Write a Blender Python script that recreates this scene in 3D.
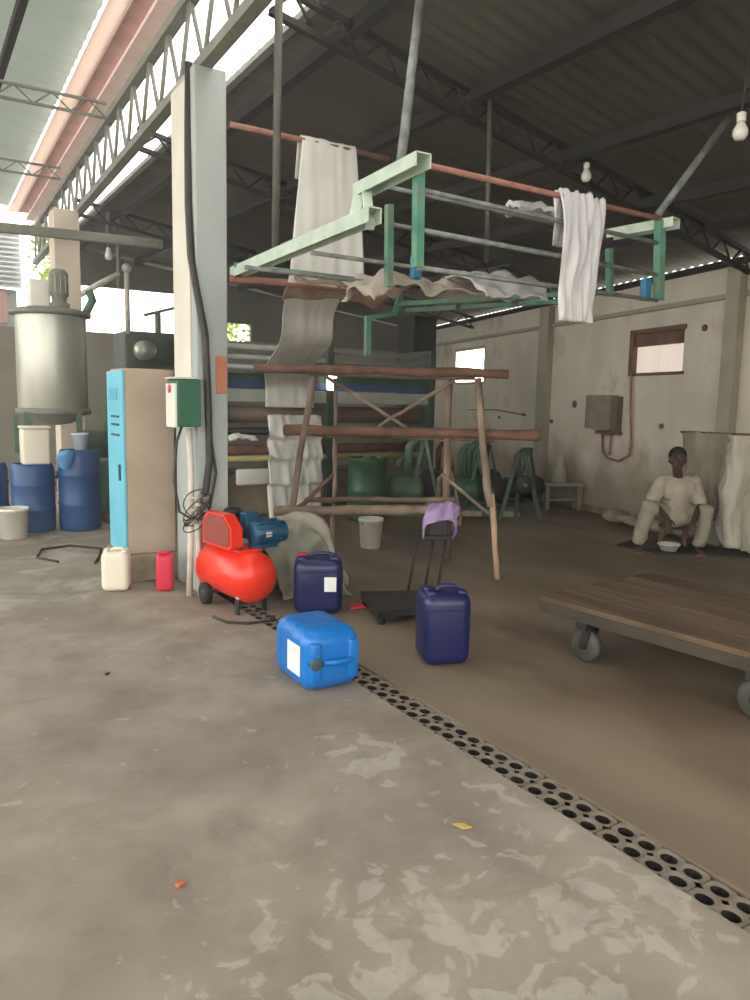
import bpy, bmesh, math, random
from mathutils import Vector, Matrix, Euler
from mathutils import noise as mnoise
R = random.Random(7)
PI = math.pi
sc = bpy.context.scene
for o in list(bpy.data.objects):
    bpy.data.objects.remove(o)
col = sc.collection

# ------------------------------------------------------------------ camera
PITCH, ROLL, YAW = math.radians(7.45), math.radians(1.2), math.radians(32.2)
fw = Vector((math.sin(YAW)*math.cos(PITCH), math.cos(YAW)*math.cos(PITCH), -math.sin(PITCH)))
r0 = Vector((math.cos(YAW), -math.sin(YAW), 0))
u0 = r0.cross(fw)
rr = r0*math.cos(ROLL) + u0*math.sin(ROLL)
uu = u0*math.cos(ROLL) - r0*math.sin(ROLL)
cam = bpy.data.cameras.new('camera')
co = bpy.data.objects.new('camera', cam)
col.objects.link(co)
M3 = Matrix((rr, uu, -fw)).transposed()
co.matrix_world = Matrix.Translation((0, 0, 1.6)) @ M3.to_4x4()
cam.sensor_fit = 'VERTICAL'
cam.sensor_height = 24
cam.sensor_width = 24
cam.lens = 24*0.75
cam.clip_end = 200
sc.camera = co

# ------------------------------------------------------------------ light and exposure
sc.view_settings.view_transform = 'Standard'
sc.view_settings.look = 'None'
sc.view_settings.gamma = 1
sc.view_settings.use_curve_mapping = False
sc.view_settings.exposure = 0.68
w = bpy.data.worlds.new('overcast_sky')
sc.world = w
w.use_nodes = True
wn = w.node_tree
bg = wn.nodes['Background']
bg.inputs[0].default_value = (1.0, 0.972, 0.935, 1)
bg.inputs[1].default_value = 2.6


# faint haze volume added in place of lens glare, lifts the darks
hz = bpy.data.materials.new('glare_haze')
hz.use_nodes = True
hn = hz.node_tree
hn.nodes.remove(hn.nodes['Principled BSDF'])
vs = hn.nodes.new('ShaderNodeVolumeScatter')
vs.inputs['Color'].default_value = (1, .97, .92, 1)
vs.inputs['Density'].default_value = .009
vs.inputs['Anisotropy'].default_value = .55
hn.links.new(vs.outputs[0], hn.nodes['Material Output'].inputs['Volume'])


# ------------------------------------------------------------------ materials
def lin(c):
    c = c/255
    return c/12.92 if c <= .04045 else ((c+.055)/1.055)**2.4


def rgb(h):
    return (lin(h[0]), lin(h[1]), lin(h[2]), 1)


MC = {}


def mat(name, c1, c2=None, scale=6, rough=.7, metal=0, bump=0, detail=6, lo=.35, hi=.65,
        c3=None, s3=.8, t3=(.5, .62), stretch=(1, 1, 1), emit=None, spec=None, trans=0, alpha=1):
    if name in MC:
        return MC[name]
    m = bpy.data.materials.new(name)
    m.use_nodes = True
    nt = m.node_tree
    b = nt.nodes['Principled BSDF']
    b.inputs['Roughness'].default_value = rough
    b.inputs['Metallic'].default_value = metal
    if spec is not None:
        b.inputs['Specular IOR Level'].default_value = spec
    if trans:
        b.inputs['Transmission Weight'].default_value = trans
    tc = nt.nodes.new('ShaderNodeTexCoord')
    mp = nt.nodes.new('ShaderNodeMapping')
    mp.inputs['Scale'].default_value = stretch
    nt.links.new(tc.outputs['Object'], mp.inputs[0])
    n = nt.nodes.new('ShaderNodeTexNoise')
    n.inputs['Scale'].default_value = scale
    n.inputs['Detail'].default_value = detail
    nt.links.new(mp.outputs[0], n.inputs['Vector'])
    r = nt.nodes.new('ShaderNodeValToRGB')
    r.color_ramp.elements[0].position = lo
    r.color_ramp.elements[1].position = hi
    r.color_ramp.elements[0].color = rgb(c1)
    r.color_ramp.elements[1].color = rgb(c2 or c1)
    nt.links.new(n.outputs['Fac'], r.inputs[0])
    out = r.outputs[0]
    if c3:
        n3 = nt.nodes.new('ShaderNodeTexNoise')
        n3.inputs['Scale'].default_value = s3
        n3.inputs['Detail'].default_value = 8
        n3.inputs['Roughness'].default_value = .6
        nt.links.new(mp.outputs[0], n3.inputs['Vector'])
        r3 = nt.nodes.new('ShaderNodeValToRGB')
        r3.color_ramp.elements[0].position = t3[0]
        r3.color_ramp.elements[1].position = t3[1]
        nt.links.new(n3.outputs['Fac'], r3.inputs[0])
        mx = nt.nodes.new('ShaderNodeMix')
        mx.data_type = 'RGBA'
        nt.links.new(r3.outputs[0], mx.inputs[0])
        nt.links.new(out, mx.inputs[6])
        mx.inputs[7].default_value = rgb(c3)
        out = mx.outputs[2]
    nt.links.new(out, b.inputs['Base Color'])
    if bump:
        bp = nt.nodes.new('ShaderNodeBump')
        bp.inputs['Strength'].default_value = bump
        bp.inputs['Distance'].default_value = .02
        nt.links.new(n.outputs['Fac'], bp.inputs['Height'])
        nt.links.new(bp.outputs[0], b.inputs['Normal'])
    if emit:
        b.inputs['Emission Color'].default_value = rgb(emit[0])
        b.inputs['Emission Strength'].default_value = emit[1]
    MC[name] = m
    return m


concrete = mat('old_concrete_floor', (126, 115, 102), (156, 146, 133), 2.2, .8, bump=.25, lo=.3, hi=.7, detail=10)
wetfloor = mat('damp_stained_floor', (96, 80, 62), (130, 114, 94), 1.6, .6, bump=.2, c3=(74, 58, 44), s3=.7, t3=(.5, .68), stretch=(1, .45, 1), detail=9)
yardmat = mat('pale_yard', (180, 176, 165), (205, 200, 190), 1.5, .9)
blockmat = mat('precast_block', (106, 96, 83), (126, 116, 102), 12, .9, bump=.15)
trenchmat = mat('drain_mud_shade', (20, 16, 12), (30, 24, 19), 10, .6)  # mud colour made near black, so the drain's shade is painted in
plaster = mat('stained_plaster', (192, 184, 166), (216, 208, 190), 1.3, .9, bump=.3, c3=(150, 136, 114), s3=1.3, t3=(.54, .72), stretch=(1, 1, .7), detail=9)
plaster_low = mat('dirty_plaster_base', (108, 94, 76), (150, 136, 114), 2.2, .9, bump=.3, c3=(92, 78, 62), s3=1.4, t3=(.45, .65), detail=9)
pilastermat = mat('pilaster_plaster', (146, 140, 122), (162, 155, 137), 2.5, .9, bump=.2)
farplaster = mat('far_grey_plaster', (134, 128, 114), (150, 144, 130), 1.2, .9)
gable = mat('dark_gable_sheet', (84, 84, 74), (98, 97, 86), 1.5, .7)
roofR = mat('aged_roof_sheet', (70, 66, 54), (84, 79, 66), 1.4, .65, metal=.0, stretch=(.3, 1, 1))
roofL = mat('pale_green_roof_sheet', (176, 188, 180), (196, 206, 198), 2.0, .5, stretch=(.3, 1, 1))


def see_through(m_, c, f):
    n_ = m_.node_tree
    a_ = n_.nodes.new('ShaderNodeBsdfTranslucent')
    a_.inputs[0].default_value = rgb(c)
    x_ = n_.nodes.new('ShaderNodeMixShader')
    x_.inputs[0].default_value = f
    n_.links.new(n_.nodes['Principled BSDF'].outputs[0], x_.inputs[1])
    n_.links.new(a_.outputs[0], x_.inputs[2])
    n_.links.new(x_.outputs[0], n_.nodes['Material Output'].inputs[0])


see_through(roofL, (188, 194, 187), .55)
darksteel = mat('dark_painted_steel', (22, 19, 15), (31, 28, 22), 6, .7)
greysteel = mat('grey_painted_steel', (112, 112, 102), (130, 129, 118), 8, .6)
pink = mat('faded_pink_board', (226, 200, 192), (236, 212, 204), 3, .8)
pinkdark = mat('brown_pink_gutter', (168, 136, 126), (186, 154, 144), 3, .8)
pinkpale = mat('pale_pink_board', (244, 234, 226), (250, 240, 234), 3, .8)
colwhite = mat('column_paint', (160, 166, 160), (180, 186, 180), 1.6, .75, c3=(150, 144, 130), s3=1.1, t3=(.55, .75), stretch=(1, 1, .4))
colface = mat('column_side_paint', (206, 200, 184), (222, 216, 202), 2, .75)
colpink = mat('beige_column_paint', (206, 190, 170), (216, 202, 184), 2, .8)
cable = mat('dark_cable', (46, 42, 36), (60, 55, 46), 10, .6)
pvc = mat('dusty_white_pipe', (190, 182, 168), (212, 205, 192), 9, .5)
skyblue = mat('sky_blue_paint', (96, 178, 200), (112, 192, 212), 3, .5)
beige = mat('beige_steel_paint', (164, 146, 126), (178, 160, 140), 2, .6)
slot = mat('dark_slot', (36, 58, 66), (44, 68, 78), 3, .6)
plinthm = mat('rough_plinth_concrete', (128, 116, 98), (160, 148, 130), 6, .95, bump=.5)
dgreen = mat('dark_green_enamel', (24, 84, 58), (32, 98, 68), 4, .35)
offwhite = mat('off_white_plastic', (216, 212, 198), (228, 224, 212), 5, .5)
redlabel = mat('red_sticker', (226, 70, 84), (232, 84, 94), 5, .5)
orange = mat('orange_rust_paint', (178, 110, 80), (190, 124, 94), 6, .7)
redp = mat('red_enamel', (222, 44, 26), (236, 58, 36), 3, .28)
redmesh = mat('red_brown_mesh', (126, 56, 46), (150, 70, 56), 60, .7)
blackm = mat('black_iron', (24, 22, 20), (34, 31, 28), 10, .6)
rubber = mat('black_rubber', (28, 26, 24), (38, 35, 32), 10, .8)
motorblue = mat('motor_blue_enamel', (12, 62, 92), (20, 78, 108), 5, .4)
bluecan = mat('bright_blue_plastic', (10, 100, 178), (20, 116, 196), 2, .3)
navycan = mat('navy_blue_plastic', (13, 20, 66), (19, 28, 80), 2, .35)
bluedrum = mat('blue_drum_plastic', (34, 70, 116), (44, 84, 132), 2, .45)
lightblue = mat('light_blue_plastic', (86, 148, 200), (100, 162, 212), 2, .5)
paper = mat('white_paper_label', (222, 222, 214), (232, 232, 224), 9, .7)
hotpink = mat('crimson_plastic', (200, 34, 62), (214, 48, 74), 3, .4)
cream = mat('cream_plastic', (222, 214, 192), (232, 224, 204), 3, .5)
greycap = mat('dark_cap', (52, 74, 74), (60, 84, 84), 3, .6)
woodlog = mat('weathered_wood_log', (112, 94, 78), (150, 130, 112), 5, .85, bump=.4, stretch=(1, 1, .6), c3=(96, 78, 62), s3=2)
wooddark = mat('dark_wood_beam', (94, 66, 52), (122, 90, 73), 5, .85, bump=.4)
woodpale = mat('pale_peeled_branch', (176, 142, 116), (196, 164, 138), 5, .85, bump=.3)
cloth = mat('white_cotton_cloth', (218, 216, 206), (230, 228, 220), 3, .95)
clothgrey = mat('greyish_cloth', (196, 194, 192), (212, 210, 208), 3, .95)
clothdull = mat('dull_brown_cloth', (158, 146, 130), (196, 186, 172), 3, .95)
sheetgreen = mat('grey_green_tarp', (118, 114, 98), (146, 142, 126), 3, .5)
purple = mat('lilac_cloth', (140, 116, 154), (166, 144, 178), 6, .9, c3=(84, 66, 104), s3=5)
framegreen = mat('sea_green_paint', (66, 122, 98), (90, 144, 120), 7, .55, c3=(112, 120, 100), s3=6)
framepale = mat('pale_green_paint', (168, 184, 166), (190, 204, 186), 7, .55)
rust = mat('rusty_pipe', (130, 88, 74), (160, 114, 98), 10, .8)
railgrey = mat('grey_pipe', (92, 96, 90), (128, 132, 126), 12, .5)
bluebit = mat('blue_fitting', (36, 104, 140), (48, 120, 156), 5, .5)
rollbrown = mat('brown_rubber_roller', (104, 88, 72), (124, 106, 90), 5, .6)
machgrey = mat('machine_light_grey', (150, 156, 148), (172, 176, 168), 4, .5)
machblue = mat('machine_navy_panel', (46, 68, 108), (58, 80, 120), 4, .5)
machgreen = mat('machine_deep_green', (42, 62, 48), (56, 78, 62), 4, .5)
pumpgreen = mat('pump_green_enamel', (28, 64, 42), (46, 86, 60), 6, .5)
palegreen = mat('dusty_green_enamel', (70, 98, 74), (92, 120, 94), 6, .6)
steel = mat('brushed_tank_steel', (168, 168, 154), (196, 196, 182), 3, .38, metal=.55, stretch=(1, 1, .3))
skin = mat('dark_brown_skin', (62, 42, 32), (74, 51, 39), 8, .55)
hairm = mat('black_hair', (20, 17, 15), (28, 24, 21), 40, .8)
shirtm = mat('pale_shirt_cotton', (164, 154, 136), (180, 170, 152), 3, .95)
trouserm = mat('pale_green_trouser_cotton', (140, 136, 116), (156, 152, 130), 3, .95)
eyew = mat('eye_white', (120, 108, 96), (128, 116, 104), 3, .3)
lipm = mat('lip_brown', (92, 52, 44), (98, 58, 50), 5, .5)
sandal = mat('rose_sandal_rubber', (150, 96, 88), (162, 108, 98), 5, .7)
leafy = mat('yellow_green_leaves', (116, 142, 44), (176, 196, 74), 9, .8)
bark = mat('tree_bark', (110, 98, 80), (124, 110, 92), 9, .9)
bulbglass = mat('frosted_bulb_glass', (214, 208, 196), (222, 216, 204), 3, .25)
winlit = mat('bright_glare_glass', (255, 250, 240), (255, 250, 240), 3, .5, emit=((255, 250, 240), 6))
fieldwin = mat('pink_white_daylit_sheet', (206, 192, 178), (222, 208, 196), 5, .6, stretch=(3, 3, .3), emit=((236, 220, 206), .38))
trolleywood = mat('trolley_planks', (80, 62, 44), (106, 86, 64), 3, .8, bump=.3, stretch=(3, .4, 1), c3=(76, 58, 42), s3=1.6)
castgrey = mat('cast_wheel_grey', (50, 50, 43), (70, 69, 60), 6, .6)
boxgrey = mat('grey_switch_box', (128, 118, 100), (142, 132, 114), 6, .7)
outwall = mat('outbuilding_grey_sheet', (160, 164, 160), (178, 182, 178), 2, .7)
leafy2 = mat('fallen_leaf', (170, 146, 84), (180, 156, 92), 8, .8)
brickchip = mat('brick_chip', (176, 96, 66), (184, 106, 76), 8, .9)


# ------------------------------------------------------------------ mesh helpers
def V(*a):
    return Vector(a)


class MB:
    def __init__(s):
        s.bm = bmesh.new()

    def _tag(s, before, smooth):
        for f in s.bm.faces:
            if f.index == -1 or f not in before:
                f.smooth = smooth

    def box(s, c, size, rot=None, bev=0, seg=2):
        t = bmesh.new()
        bmesh.ops.create_cube(t, size=1)
        for v in t.verts:
            v.co = Vector((v.co.x*size[0], v.co.y*size[1], v.co.z*size[2]))
        if bev:
            bmesh.ops.bevel(t, geom=t.edges[:], offset=min(bev, min(size)*.49), segments=seg, affect='EDGES', profile=.5)
        m = Matrix.Translation(c)
        if rot is not None:
            m = m @ (rot.to_4x4() if hasattr(rot, 'to_4x4') else Euler(rot).to_matrix().to_4x4())
        t.transform(m)
        s.merge(t, bool(bev) and seg > 2)
        return s

    def beam(s, p0, p1, w, h, bev=0, up=V(0, 0, 1)):
        p0, p1 = Vector(p0), Vector(p1)
        d = p1-p0
        x = d.normalized()
        y = up.cross(x)
        if y.length < 1e-4:
            y = V(0, 1, 0).cross(x)
        y.normalize()
        z = x.cross(y)
        rot = Matrix((x, y, z)).transposed()
        return s.box((p0+p1)/2, (d.length, w, h), rot, bev)

    def merge(s, t, smooth=False):
        me = bpy.data.meshes.new('tmp')
        if smooth:
            for f in t.faces:
                f.smooth = True
        t.to_mesh(me)
        t.free()
        s.bm.from_mesh(me)
        bpy.data.meshes.remove(me)

    def ring(s, c, x, y, r, n, ry=None):
        ry = r if ry is None else ry
        return [s.bm.verts.new(c + x*(math.cos(2*PI*i/n)*r) + y*(math.sin(2*PI*i/n)*ry)) for i in range(n)]

    def tube(s, pts, r, n=10, cap=True, closed=False, jit=0):
        pts = [Vector(p) for p in pts]
        rad = r if isinstance(r, (list, tuple)) else [r]*len(pts)
        rings = []
        prev = None
        L = len(pts)
        for i, p in enumerate(pts):
            if closed:
                d = pts[(i+1) % L]-pts[i-1]
            else:
                d = pts[min(i+1, L-1)]-pts[max(i-1, 0)]
            d.normalize()
            if prev is None:
                a = V(0, 0, 1) if abs(d.z) < .9 else V(1, 0, 0)
                x = a.cross(d).normalized()
            else:
                x = (prev-d*prev.dot(d)).normalized()
            prev = x
            y = d.cross(x)
            off = V(R.uniform(-jit, jit), R.uniform(-jit, jit), R.uniform(-jit, jit)) if jit else V(0, 0, 0)
            rings.append(s.ring(p+off, x, y, rad[i]*(1+(R.uniform(-.12, .12) if jit else 0)), n))
        m = L if closed else L-1
        for i in range(m):
            a, b = rings[i], rings[(i+1) % L]
            for k in range(n):
                f = s.bm.faces.new((a[k], a[(k+1) % n], b[(k+1) % n], b[k]))
                f.smooth = True
        if cap and not closed:
            s.bm.faces.new(rings[0][::-1])
            s.bm.faces.new(rings[-1])
        return s

    def rod(s, p0, p1, r, n=10, r1=None):
        return s.tube([p0, p1], [r, r if r1 is None else r1], n)

    def log(s, p0, p1, r, r1=None, n=9, k=7, bow=.015, jit=.006):
        p0, p1 = Vector(p0), Vector(p1)
        r1 = r if r1 is None else r1
        b = V(R.uniform(-1, 1), R.uniform(-1, 1), R.uniform(-.3, .3))*bow
        pts = [p0.lerp(p1, i/k)+b*math.sin(PI*i/k) for i in range(k+1)]
        return s.tube(pts, [r+(r1-r)*i/k for i in range(k+1)], n, jit=jit)

    def lathe(s, prof, c=(0, 0, 0), axis='Z', n=28, sm=True):
        c = Vector(c)
        if isinstance(axis, str):
            ax = {'X': V(1, 0, 0), 'Y': V(0, 1, 0), 'Z': V(0, 0, 1)}[axis]
        else:
            ax = Vector(axis).normalized()
        a = V(0, 0, 1) if abs(ax.z) < .9 else V(1, 0, 0)
        x = a.cross(ax).normalized()
        y = ax.cross(x)
        rings = []
        for r, h in prof:
            if r < 1e-5:
                rings.append([s.bm.verts.new(c+ax*h)])
            else:
                rings.append(s.ring(c+ax*h, x, y, r, n))
        for a, b in zip(rings, rings[1:]):
            for k in range(n):
                if len(a) == 1 and len(b) == 1:
                    continue
                if len(a) == 1:
                    f = s.bm.faces.new((a[0], b[(k+1) % n], b[k]))
                elif len(b) == 1:
                    f = s.bm.faces.new((a[k], a[(k+1) % n], b[0]))
                else:
                    f = s.bm.faces.new((a[k], a[(k+1) % n], b[(k+1) % n], b[k]))
                f.smooth = sm
        if len(rings[0]) > 1:
            s.bm.faces.new(rings[0][::-1])
        if len(rings[-1]) > 1:
            s.bm.faces.new(rings[-1])
        return s

    def ball(s, c, r, sc_=(1, 1, 1), sub=3, rot=None):
        t = bmesh.new()
        bmesh.ops.create_icosphere(t, subdivisions=sub, radius=r)
        m = Matrix.Translation(c)
        if rot:
            m = m @ Euler(rot).to_matrix().to_4x4()
        m = m @ Matrix.Diagonal((*sc_, 1))
        t.transform(m)
        s.merge(t, True)
        return s

    def grid(s, rows, thick=.004, amp=0, fs=4, sub=1):
        """rows: list of rows of control points, bilinearly refined, with ripples, given thickness"""
        rows = [[Vector(p) for p in r] for r in rows]
        nr, nc = len(rows), len(rows[0])
        K = sub

        def cr(a, b, c, d, t):
            return .5*((2*b)+(c-a)*t+(2*a-5*b+4*c-d)*t*t+(3*b-3*c+d-a)*t*t*t)

        def refine(line):
            o = []
            for i in range(len(line)-1):
                a = line[max(i-1, 0)]
                d = line[min(i+2, len(line)-1)]
                for k in range(K):
                    o.append(cr(a, line[i], line[i+1], d, k/K))
            o.append(line[-1])
            return o
        rows = [refine(r) for r in rows]
        cols = [refine([rows[i][j] for i in range(nr)]) for j in range(len(rows[0]))]
        H, W = len(cols[0]), len(cols)
        P = [[cols[j][i] for j in range(W)] for i in range(H)]
        N = [[None]*W for _ in range(H)]
        for i in range(H):
            for j in range(W):
                du = P[i][min(j+1, W-1)]-P[i][max(j-1, 0)]
                dv = P[min(i+1, H-1)][j]-P[max(i-1, 0)][j]
                n = du.cross(dv)
                N[i][j] = n.normalized() if n.length > 1e-9 else V(0, 0, 1)
        if amp:
            for i in range(H):
                for j in range(W):
                    q = P[i][j]
                    P[i][j] = q+N[i][j]*amp*mnoise.noise(V(j/W*fs*2.2, i/H*fs, 3.3))
        A = [[s.bm.verts.new(P[i][j]+N[i][j]*thick/2) for j in range(W)] for i in range(H)]
        B = [[s.bm.verts.new(P[i][j]-N[i][j]*thick/2) for j in range(W)] for i in range(H)]
        F = s.bm.faces.new
        for i in range(H-1):
            for j in range(W-1):
                F((A[i][j], A[i][j+1], A[i+1][j+1], A[i+1][j])).smooth = True
                F((B[i][j], B[i+1][j], B[i+1][j+1], B[i][j+1])).smooth = True
        for i in range(H-1):
            F((A[i][0], A[i+1][0], B[i+1][0], B[i][0]))
            F((A[i][-1], B[i][-1], B[i+1][-1], A[i+1][-1]))
        for j in range(W-1):
            F((A[0][j], B[0][j], B[0][j+1], A[0][j+1]))
            F((A[-1][j], A[-1][j+1], B[-1][j+1], B[-1][j]))
        return s

    def prism(s, poly, axis, d0, d1):
        """poly: 2-D outline; axis 'X': poly=(y,z); 'Y': (x,z); 'Z': (x,y)"""
        def mk(p, d):
            return {'X': V(d, p[0], p[1]), 'Y': V(p[0], d, p[1]), 'Z': V(p[0], p[1], d)}[axis]
        a = [s.bm.verts.new(mk(p, d0)) for p in poly]
        b = [s.bm.verts.new(mk(p, d1)) for p in poly]
        n = len(poly)
        for k in range(n):
            s.bm.faces.new((a[k], a[(k+1) % n], b[(k+1) % n], b[k]))
        s.bm.faces.new(a[::-1])
        s.bm.faces.new(b)
        return s


def build(mb, name, m, loc=(0, 0, 0), parent=None, sub=0, world=True):
    """one mesh object; the vertices come in world coordinates (or local ones when world=False)"""
    base = Vector(loc)
    if parent is not None and world:
        inv = parent_world(parent).inverted()
        mb.bm.transform(inv)
        base = V(0, 0, 0)
    elif parent is None and world:
        if tuple(loc) == (0, 0, 0):
            xs = [v.co for v in mb.bm.verts]
            base = V((min(v.x for v in xs)+max(v.x for v in xs))/2, (min(v.y for v in xs)+max(v.y for v in xs))/2, min(v.z for v in xs))
        mb.bm.transform(Matrix.Translation(-base))
    bmesh.ops.recalc_face_normals(mb.bm, faces=mb.bm.faces[:])
    me = bpy.data.meshes.new(name)
    mb.bm.to_mesh(me)
    mb.bm.free()
    me.materials.append(m)
    o = bpy.data.objects.new(name, me)
    o.location = base
    col.objects.link(o)
    if parent is not None:
        o.parent = parent
    if sub:
        md = o.modifiers.new('sub', 'SUBSURF')
        md.levels = md.render_levels = sub
    return o


def parent_world(o):
    m = Matrix.Translation(o.location) @ o.rotation_euler.to_matrix().to_4x4()
    if o.parent:
        m = parent_world(o.parent) @ m
    return m


def tag(o, label=None, cat=None, group=None, kind=None):
    if label:
        o['label'] = label
    if cat:
        o['category'] = cat
    if group:
        o['group'] = group
    if kind:
        o['kind'] = kind
    return o


def thing(name, loc, label, cat, group=None, rz=0):
    o = bpy.data.objects.new(name, None)
    o.empty_display_size = .1
    o.location = loc
    o.rotation_euler = (0, 0, rz)
    col.objects.link(o)
    return tag(o, label, cat, group)


def struct(mb, name, m):
    return tag(build(mb, name, m), kind='structure')


def copy_tree(o, parent=None):
    c = o.copy()
    col.objects.link(c)
    c.parent = parent
    for ch in [x for x in bpy.data.objects if x.parent == o]:
        copy_tree(ch, c)
    return c


# ------------------------------------------------------------------ setting
TX0, TX1 = 2.13, 2.31            # drain trench edges
K, X0 = .2474, 6.93              # the right wall runs skewed: X = X0 + K*Y


def wallx(y):
    return X0+K*y


def roofz(x, y):
    e = wallx(y)
    s = (x-2.55)/(e-2.55)
    return 4.48*(1-s)+3.38*s




def floor_material():
    m_ = concrete
    nt = m_.node_tree
    b = nt.nodes['Principled BSDF']
    src = b.inputs['Base Color'].links[0].from_socket
    geo = nt.nodes.new('ShaderNodeNewGeometry')
    sep = nt.nodes.new('ShaderNodeSeparateXYZ')
    nt.links.new(geo.outputs['Position'], sep.inputs[0])

    def noise(s_, d_, ro=.6):
        n_ = nt.nodes.new('ShaderNodeTexNoise')
        n_.inputs['Scale'].default_value = s_
        n_.inputs['Detail'].default_value = d_
        n_.inputs['Roughness'].default_value = ro
        n_.inputs['Distortion'].default_value = .6
        nt.links.new(geo.outputs['Position'], n_.inputs['Vector'])
        return n_.outputs['Fac']

    def rng(x, a, b_, c=0, d=1):
        q = nt.nodes.new('ShaderNodeMapRange')
        for k_, v_ in zip(range(1, 5), (a, b_, c, d)):
            q.inputs[k_].default_value = v_
        nt.links.new(x, q.inputs[0])
        return q.outputs[0]

    def mul(x, y, op='MULTIPLY'):
        q = nt.nodes.new('ShaderNodeMath')
        q.operation = op
        for k_, v_ in ((0, x), (1, y)):
            if isinstance(v_, (int, float)):
                q.inputs[k_].default_value = v_
            else:
                nt.links.new(v_, q.inputs[k_])
        return q.outputs[0]

    def spot(cx, cy, r0, r1):
        d_ = nt.nodes.new('ShaderNodeVectorMath')
        d_.operation = 'DISTANCE'
        nt.links.new(geo.outputs['Position'], d_.inputs[0])
        d_.inputs[1].default_value = (cx, cy, 0)
        return rng(d_.outputs['Value'], r0, r1, 1, 0)
    # worn skim coat: broken patches in a few places
    reg = mul(mul(spot(1.1, 1.35, .35, 1.0), spot(1.72, 2.72, .12, .36), 'MAXIMUM'), mul(spot(1.85, 1.5, .2, .55), spot(1.95, 2.2, .05, .3), 'MAXIMUM'), 'MAXIMUM')
    edge = mul(noise(8.5, 4, .55), mul(reg, .17), 'ADD')
    mask = rng(edge, .65, .70)
    fleck = rng(noise(14, 3, .5), .60, .64)
    mask = mul(mask, .36)
    far = mul(rng(noise(1.8, 8, .65), .5, .62), rng(sep.outputs['Y'], 3.5, 7, 0, .55))
    mask = mul(mask, far, 'MAXIMUM')
    mx = nt.nodes.new('ShaderNodeMix')
    mx.data_type = 'RGBA'
    nt.links.new(mask, mx.inputs[0])
    nt.links.new(src, mx.inputs[6])
    mx.inputs[7].default_value = rgb((190, 186, 174))
    # small dark pits and long dirt streaks
    dirt = mul(rng(noise(3.2, 10, .75), .48, .70), .5)
    m2 = nt.nodes.new('ShaderNodeMix')
    m2.data_type = 'RGBA'
    nt.links.new(dirt, m2.inputs[0])
    nt.links.new(mx.outputs[2], m2.inputs[6])
    m2.inputs[7].default_value = rgb((104, 94, 80))
    nt.links.new(m2.outputs[2], b.inputs['Base Color'])


floor_material()


def wet_material():
    nt = wetfloor.node_tree
    b = nt.nodes['Principled BSDF']
    src = b.inputs['Base Color'].links[0].from_socket
    geo = nt.nodes.new('ShaderNodeNewGeometry')
    sep = nt.nodes.new('ShaderNodeSeparateXYZ')
    nt.links.new(geo.outputs['Position'], sep.inputs[0])
    n_ = nt.nodes.new('ShaderNodeTexNoise')
    n_.inputs['Scale'].default_value = 1.3
    n_.inputs['Detail'].default_value = 9
    n_.inputs['Roughness'].default_value = .65
    nt.links.new(geo.outputs['Position'], n_.inputs['Vector'])
    ad = nt.nodes.new('ShaderNodeMath')
    ad.operation = 'MULTIPLY_ADD'
    nt.links.new(n_.outputs['Fac'], ad.inputs[0])
    ad.inputs[1].default_value = -2.4
    nt.links.new(sep.outputs['X'], ad.inputs[2])
    q = nt.nodes.new('ShaderNodeMapRange')
    for k_, v_ in zip(range(1, 5), (1.3, 2.1, .36, 0)):
        q.inputs[k_].default_value = v_
    nt.links.new(ad.outputs[0], q.inputs[0])
    mx = nt.nodes.new('ShaderNodeMix')
    mx.data_type = 'RGBA'
    nt.links.new(q.outputs[0], mx.inputs[0])
    nt.links.new(src, mx.inputs[6])
    mx.inputs[7].default_value = rgb((138, 126, 108))
    nt.links.new(mx.outputs[2], b.inputs['Base Color'])


wet_material()
struct(MB().prism([(-7, -4), (TX0, -4), (TX0, 15.6), (-7, 15.6)], 'Z', -.2, 0), 'floor', concrete)
struct(MB().prism([(TX1, -4), (wallx(-4), -4), (wallx(15.6), 15.6), (TX1, 15.6)], 'Z', -.2, 0), 'floor_right', wetfloor)
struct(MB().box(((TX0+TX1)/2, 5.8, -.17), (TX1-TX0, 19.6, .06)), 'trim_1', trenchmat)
struct(MB().box((0, 15, -.28), (70, 70, .14)), 'ground', yardmat)

# right wall (skewed), built as pieces around the small window, lower dirty band
WY0, WY1, WZ0, WZ1 = 6.14, 7.16, 2.07, 2.6
TH = .22


def plaster_dirt():
    nt = plaster.node_tree
    b = nt.nodes['Principled BSDF']
    src = b.inputs['Base Color'].links[0].from_socket
    geo = nt.nodes.new('ShaderNodeNewGeometry')
    sep = nt.nodes.new('ShaderNodeSeparateXYZ')
    nt.links.new(geo.outputs['Position'], sep.inputs[0])
    n_ = nt.nodes.new('ShaderNodeTexNoise')
    n_.inputs['Scale'].default_value = 1.6
    n_.inputs['Detail'].default_value = 8
    nt.links.new(geo.outputs['Position'], n_.inputs['Vector'])
    ad = nt.nodes.new('ShaderNodeMath')
    ad.operation = 'MULTIPLY_ADD'
    nt.links.new(n_.outputs['Fac'], ad.inputs[0])
    ad.inputs[1].default_value = -1.6
    nt.links.new(sep.outputs['Z'], ad.inputs[2])
    q = nt.nodes.new('ShaderNodeMapRange')
    for k_, v_ in zip(range(1, 5), (-.35, .25, .8, 0)):
        q.inputs[k_].default_value = v_
    nt.links.new(ad.outputs[0], q.inputs[0])
    mx = nt.nodes.new('ShaderNodeMix')
    mx.data_type = 'RGBA'
    nt.links.new(q.outputs[0], mx.inputs[0])
    nt.links.new(src, mx.inputs[6])
    mx.inputs[7].default_value = rgb((134, 120, 100))
    nt.links.new(mx.outputs[2], b.inputs['Base Color'])


plaster_dirt()


def wall_piece(mb, y0, y1, z0, z1, off=0, th=TH):
    poly = [(wallx(y0)+off, y0), (wallx(y1)+off, y1), (wallx(y1)+off+th, y1), (wallx(y0)+off+th, y0)]
    return mb.prism(poly, 'Z', z0, z1)


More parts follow.
